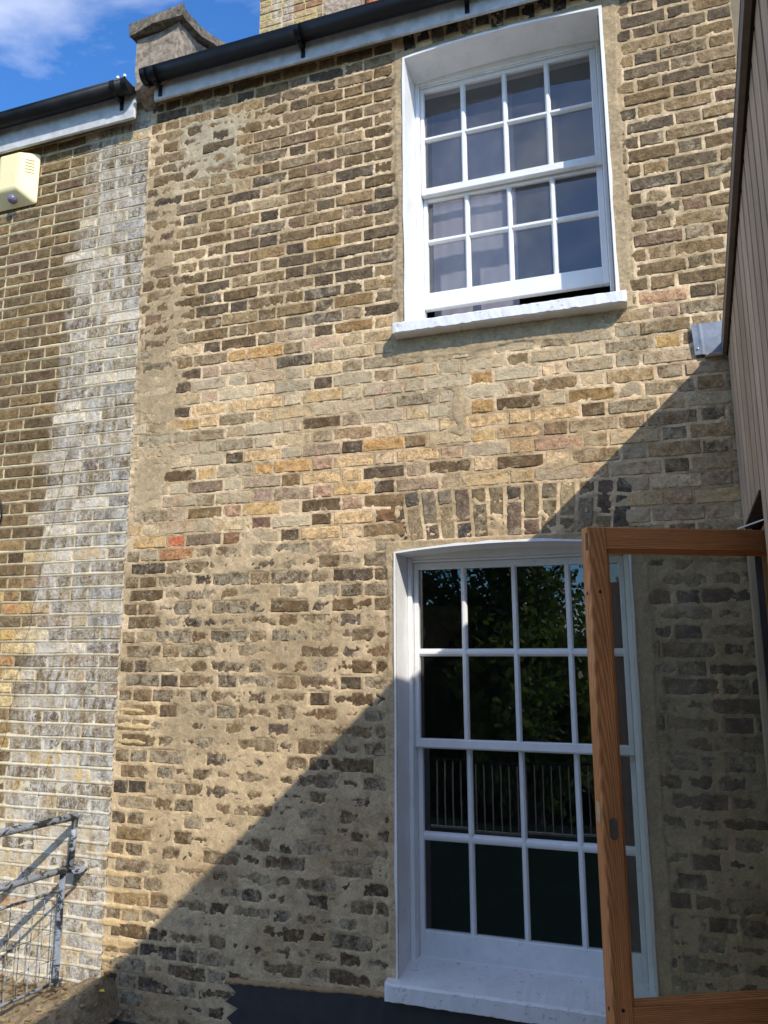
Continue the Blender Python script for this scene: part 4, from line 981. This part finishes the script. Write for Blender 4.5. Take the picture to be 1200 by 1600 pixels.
# ------------------------------------------------------------------ soil bank bottom left
nx, ny = 90, 60; X = np.linspace(-4.6, -2.56, nx); Y = np.linspace(-1.3, 0.02, ny); gx, gy = np.meshgrid(X, Y)
gz = -0.235 + 0.10*sstep(-2.95, -2.62, gx)*sstep(-0.5, -0.05, gy) - 0.25*sstep(-0.1, -1.3, gy) + 0.09*(fbm(gx, gy, 7, 400, 4)-.5) + 0.05*(fbm(gx, gy, 26, 420, 3)-.5) - 0.16*sstep(-2.63, -2.57, gx)
v = np.stack([gx, gy, gz], -1).reshape(-1, 3); ii = (np.arange(ny-1)[:, None]*nx+np.arange(nx-1)[None, :]); f = np.stack([ii, ii+1, ii+nx+1, ii+nx], -1).reshape(-1, 4)
tag(link('soil_bank', MB().add(v.tolist(), f.tolist()).mesh('soil_bank', False), M_SOIL, None, True), kind='structure')
tag(MB().box(-4.6, -2.562, -1.3, 0.02, -3.2, -0.75).build('ledge', M_STONE), kind='structure')
r = random.Random(21); m = MB()
for i in range(900):
    x = -4.2+1.64*r.random(); y = -0.75+0.74*r.random()**.7
    ix = min(nx-1, int((x+4.6)/2.04*(nx-1))); iy = min(ny-1, int((y+1.3)/1.32*(ny-1))); z = gz[iy, ix]+0.006+0.01*r.random()
    a = r.random()*6.28; s_ = 0.008+0.016*r.random(); tl = (r.random()-.5)*1.2
    c_, s2 = math.cos(a), math.sin(a)
    m.add([(x-c_*s_, y-s2*s_, z-tl*s_*.4), (x+s2*s_*.5, y-c_*s_*.5, z+.004), (x+c_*s_, y+s2*s_, z+tl*s_*.4), (x-s2*s_*.5, y+c_*s_*.5, z-.002)], [(0, 1, 2, 3)])
tag(m.build('leaf_litter', leaf_mat('dry_leaves', (0.20, 0.13, 0.06), (0.52, 0.42, 0.24)), fix=False), 'dry leaves and crumbs scattered on the soil bank', 'leaf litter', kind='stuff')
m = MB(); P0 = Vector((-2.60, -0.13, -0.165)); L_ = 0.024
m.add([tuple(P0+Vector(q)) for q in ((-L_, 0, 0), (-L_*.3, -.006, .010), (L_, -.003, .012), (L_*.4, .010, .018), (-L_*.5, .012, .010), (0.0, .002, .016))], [(0, 1, 5), (1, 2, 5), (2, 3, 5), (3, 4, 5), (4, 0, 5)])
tag(m.build('fallen_leaf', M_LEAFY, fix=False), 'single bright yellow leaf lying on the soil at the shadow edge', 'leaf')

# ------------------------------------------------------------------ stair railing bottom left
rg = empty('railing', (-2.88, -0.06, -0.2)); D_ = Vector((-0.213, -0.977, 0))
def rp(x, z, t, y=-0.06): return tuple(Vector((x, y, z)) + D_*t)
MB().tube([rp(-2.869, 0.628, 0), rp(-2.869, 0.628, 1.6)], 0.0195, 12).build('handrail', M_RAIL, rg, True)
MB().tube([rp(-2.880, 0.372, -0.01), rp(-2.880, 0.372, 1.6)], 0.0175, 12).build('rail', M_RAIL, rg, True)
MB().tube([rp(-2.869, 0.632, 0.008), rp(-2.880, 0.36, 0.008)], 0.0165, 12).build('post', M_RAIL, rg, True)
MB().box(-2.932, -2.898, -0.085, -0.079, -0.19, 0.355).build('post', M_RAIL, rg)
MB().tube([rp(-2.905, 0.268, -0.07), rp(-2.905, 0.268, 1.6)], 0.0075, 8).build('mesh_bar', M_RAIL, rg, True)
MB().tube([rp(-2.915, -0.175, -0.02), rp(-2.915, -0.175, 1.6)], 0.0095, 8).build('mesh_bar', M_RAIL, rg, True)
for i in range(24): MB().tube([rp(-2.910, -0.172, 0.06+0.062*i), rp(-2.908, 0.266, 0.06+0.062*i)], 0.0022, 5).build('mesh_wire', M_RAIL, rg)
for i in range(3): MB().tube([rp(-2.910, 0.20-0.13*i, 0.0), rp(-2.910, 0.20-0.13*i, 1.55)], 0.0018, 5).build('mesh_wire', M_RAIL, rg)
MB().tube([rp(-2.869, 0.628, 1.5), rp(-2.9, -0.5, 1.5)], 0.0165, 10).build('post', M_RAIL, rg, True)
for zf, xf in ((0.36, -2.882),):
    MB().box(xf-0.02, xf+0.055, -0.075, 0.005, zf-0.012, zf+0.004, 0.002).build('wall_fixing', M_RAIL, rg)
for c in rg.children: c.matrix_parent_inverse = Matrix.Translation(rg.location).inverted()
tag(rg, 'grey metal stair railing with peeling paint and a wire mesh panel against the left wall', 'railing')
# cables on the neighbour's wall
tag(MB().tube([(-3.68, -0.012, 2.45), (-3.635, -0.02, 2.42), (-3.60, -0.022, 2.36), (-3.595, -0.018, 2.28), (-3.64, -0.012, 2.20)], 0.005, 7).build('cable', M_BLACK, None, True), 'short black cable loop sticking into the left edge of the picture', 'cable')
pts = [(-3.13+0.010*math.sin(i*1.9)-0.0095*i*1.2, -0.012, 2.72-0.062*i) for i in range(34)]
tag(MB().tube(pts, 0.0010, 4).build('wire', M_BLACK), 'thin dark wire hanging down the whitened strip', 'wire')
pts = [(-3.02+0.16*math.sin(i*.16), -0.013, 1.95-0.045*i) for i in range(34)]
tag(MB().tube(pts, 0.0008, 4).build('wire', M_BLACK), 'fine dead stem trailing in a curve over the whitened bricks above the railing', 'wire')

# ------------------------------------------------------------------ what the panes reflect: garden behind the viewer
tag(MB().add([(-1500, -1500, -3.2), (1500, -1500, -3.2), (1500, 1500, -3.2), (-1500, 1500, -3.2)], [(0, 1, 2, 3)]).build('ground', M_BOUNCE_GROUND, fix=False), kind='structure')
def tree(x, y, h, rad, cz, m_leaf, label, seed, nleaf=9000):
    t = empty('garden_tree', (x, y, -3.2)); r_ = np.random.RandomState(seed)
    tk = MB(); tk.tube([(x, y, -3.2), (x+.1, y+.05, -1), (x+.05, y, cz-1), (x, y, cz+1)], [0.22, 0.17, 0.12, 0.05], 9)
    cl = []
    for i in range(26):
        d_ = r_.normal(size=3); d_ /= np.linalg.norm(d_); q = np.array([x, y, cz]) + d_*np.array([rad, rad, h])*(0.45+0.5*r_.rand())
        cl.append(q); tk.tube([(x, y, cz-1.5+r_.rand()), tuple((np.array([x, y, cz])+q)/2), tuple(q)], [0.06, 0.035, 0.012], 5)
    o = tk.build('trunk', M_BARK, t, True); o.matrix_parent_inverse = Matrix.Translation(t.location).inverted()
    cl = np.array(cl); ci = r_.randint(0, len(cl), nleaf); d_ = r_.normal(size=(nleaf, 3)); c0 = cl[ci] + d_*rad*0.17
    a1 = r_.normal(size=(nleaf, 3)); a1 /= np.linalg.norm(a1, axis=1)[:, None]; a2 = np.cross(a1, r_.normal(size=(nleaf, 3))); a2 /= np.linalg.norm(a2, axis=1)[:, None]
    s_ = (0.06+0.06*r_.rand(nleaf))[:, None]
    v = np.stack([c0-a1*s_, c0-a2*s_*.55, c0+a1*s_, c0+a2*s_*.55], 1).reshape(-1, 3); f = np.arange(nleaf*4).reshape(-1, 4)
    o = link('crown', MB().add(v.tolist(), f.tolist()).mesh('crown', False), m_leaf, t); o.matrix_parent_inverse = Matrix.Translation(t.location).inverted()
    tag(t, label, 'tree', 'garden trees behind the viewer')
tree(-5.6, -11.5, 4.6, 3.0, 2.6, M_LEAF, 'dark leafy garden tree mirrored in the left panes of the lower window', 1, 16000)
tree(-2.6, -13.0, 5.2, 2.6, 3.0, M_LEAF, 'tall dark garden tree mirrored in the middle panes of the lower window', 2, 15000)
tree(-1.9, -9.6, 1.7, 1.3, 0.4, M_LEAF2, 'small pale green garden tree mirrored low in the middle panes', 3, 7000)
tree(-9.5, -13.0, 4.5, 3.2, 2.0, M_LEAF, 'spreading dark tree mirrored furthest left in the lower window', 4, 12000)
tree(1.2, -17.0, 3.0, 2.4, 0.2, M_LEAF, 'low dark tree mirrored at the right of the lower window', 5, 10000)
hg = empty('added_hedge', (-4, -17.5, -3.2)); r_ = np.random.RandomState(31); nl = 26000  # added hedge, unseen directly, darkens bright gaps mirrored between the trees
c0 = np.stack([-18+30*r_.rand(nl), -17.2+0.5*r_.normal(size=nl)*0.5, -3.2+5.4*r_.rand(nl)**0.9], 1); c0[:, 2] += 0.5*np.sin(c0[:, 0]*1.3)*(c0[:, 2] > 0.6)
a1 = r_.normal(size=(nl, 3)); a1 /= np.linalg.norm(a1, axis=1)[:, None]; a2 = np.cross(a1, r_.normal(size=(nl, 3))); a2 /= np.linalg.norm(a2, axis=1)[:, None]; s_ = (0.08+0.08*r_.rand(nl))[:, None]
v = np.stack([c0-a1*s_, c0-a2*s_*.6, c0+a1*s_, c0+a2*s_*.6], 1).reshape(-1, 3)
o = link('foliage', MB().add(v.tolist(), np.arange(nl*4).reshape(-1, 4).tolist()).mesh('foliage', False), M_LEAF, hg); o2 = MB().box(-18, 12, -17.8, -17.4, -3.2, 1.7).build('dark_backing', M_BARK, hg)  # plain box as a dark backing added behind the leaves
for c in hg.children: c.matrix_parent_inverse = Matrix.Translation(hg.location).inverted()
tag(hg, 'added tall hedge that darkens the gaps between the trees mirrored in the lower window', 'hedge')
tr_ = empty('terrace_railing', (-3, -6.2, -0.9))
MB().box(-8, 2.5, -6.225, -6.195, 0.0, 0.03, 0.003).build('top_rail', M_BLACK, tr_); MB().box(-8, 2.5, -6.225, -6.195, -0.86, -0.83, 0.003).build('bottom_rail', M_FASCIA, tr_)
for i in range(96): MB().box(-7.95+0.11*i, -7.937+0.11*i, -6.217, -6.204, -0.83, 0.0).build('baluster', M_FASCIA, tr_)
for c in tr_.children: c.matrix_parent_inverse = Matrix.Translation(tr_.location).inverted()
tag(tr_, 'terrace railing of thin uprights mirrored across the lower window', 'railing')
fe = empty('garden_fence', (-3, -9, -3.2)); m_f = simple('green_fence', (0.06, 0.105, 0.065), 0.8, nscale=6)
for i in range(60): MB().box(-9+0.2*i, -8.801+0.2*i, -9.02, -9.0, -3.2, -1.35+0.01*(i % 3), 0.003).build('fence_board', m_f, fe)
for c in fe.children: c.matrix_parent_inverse = Matrix.Translation(fe.location).inverted()
tag(fe, 'dark green board fence mirrored in the lowest panes', 'fence')
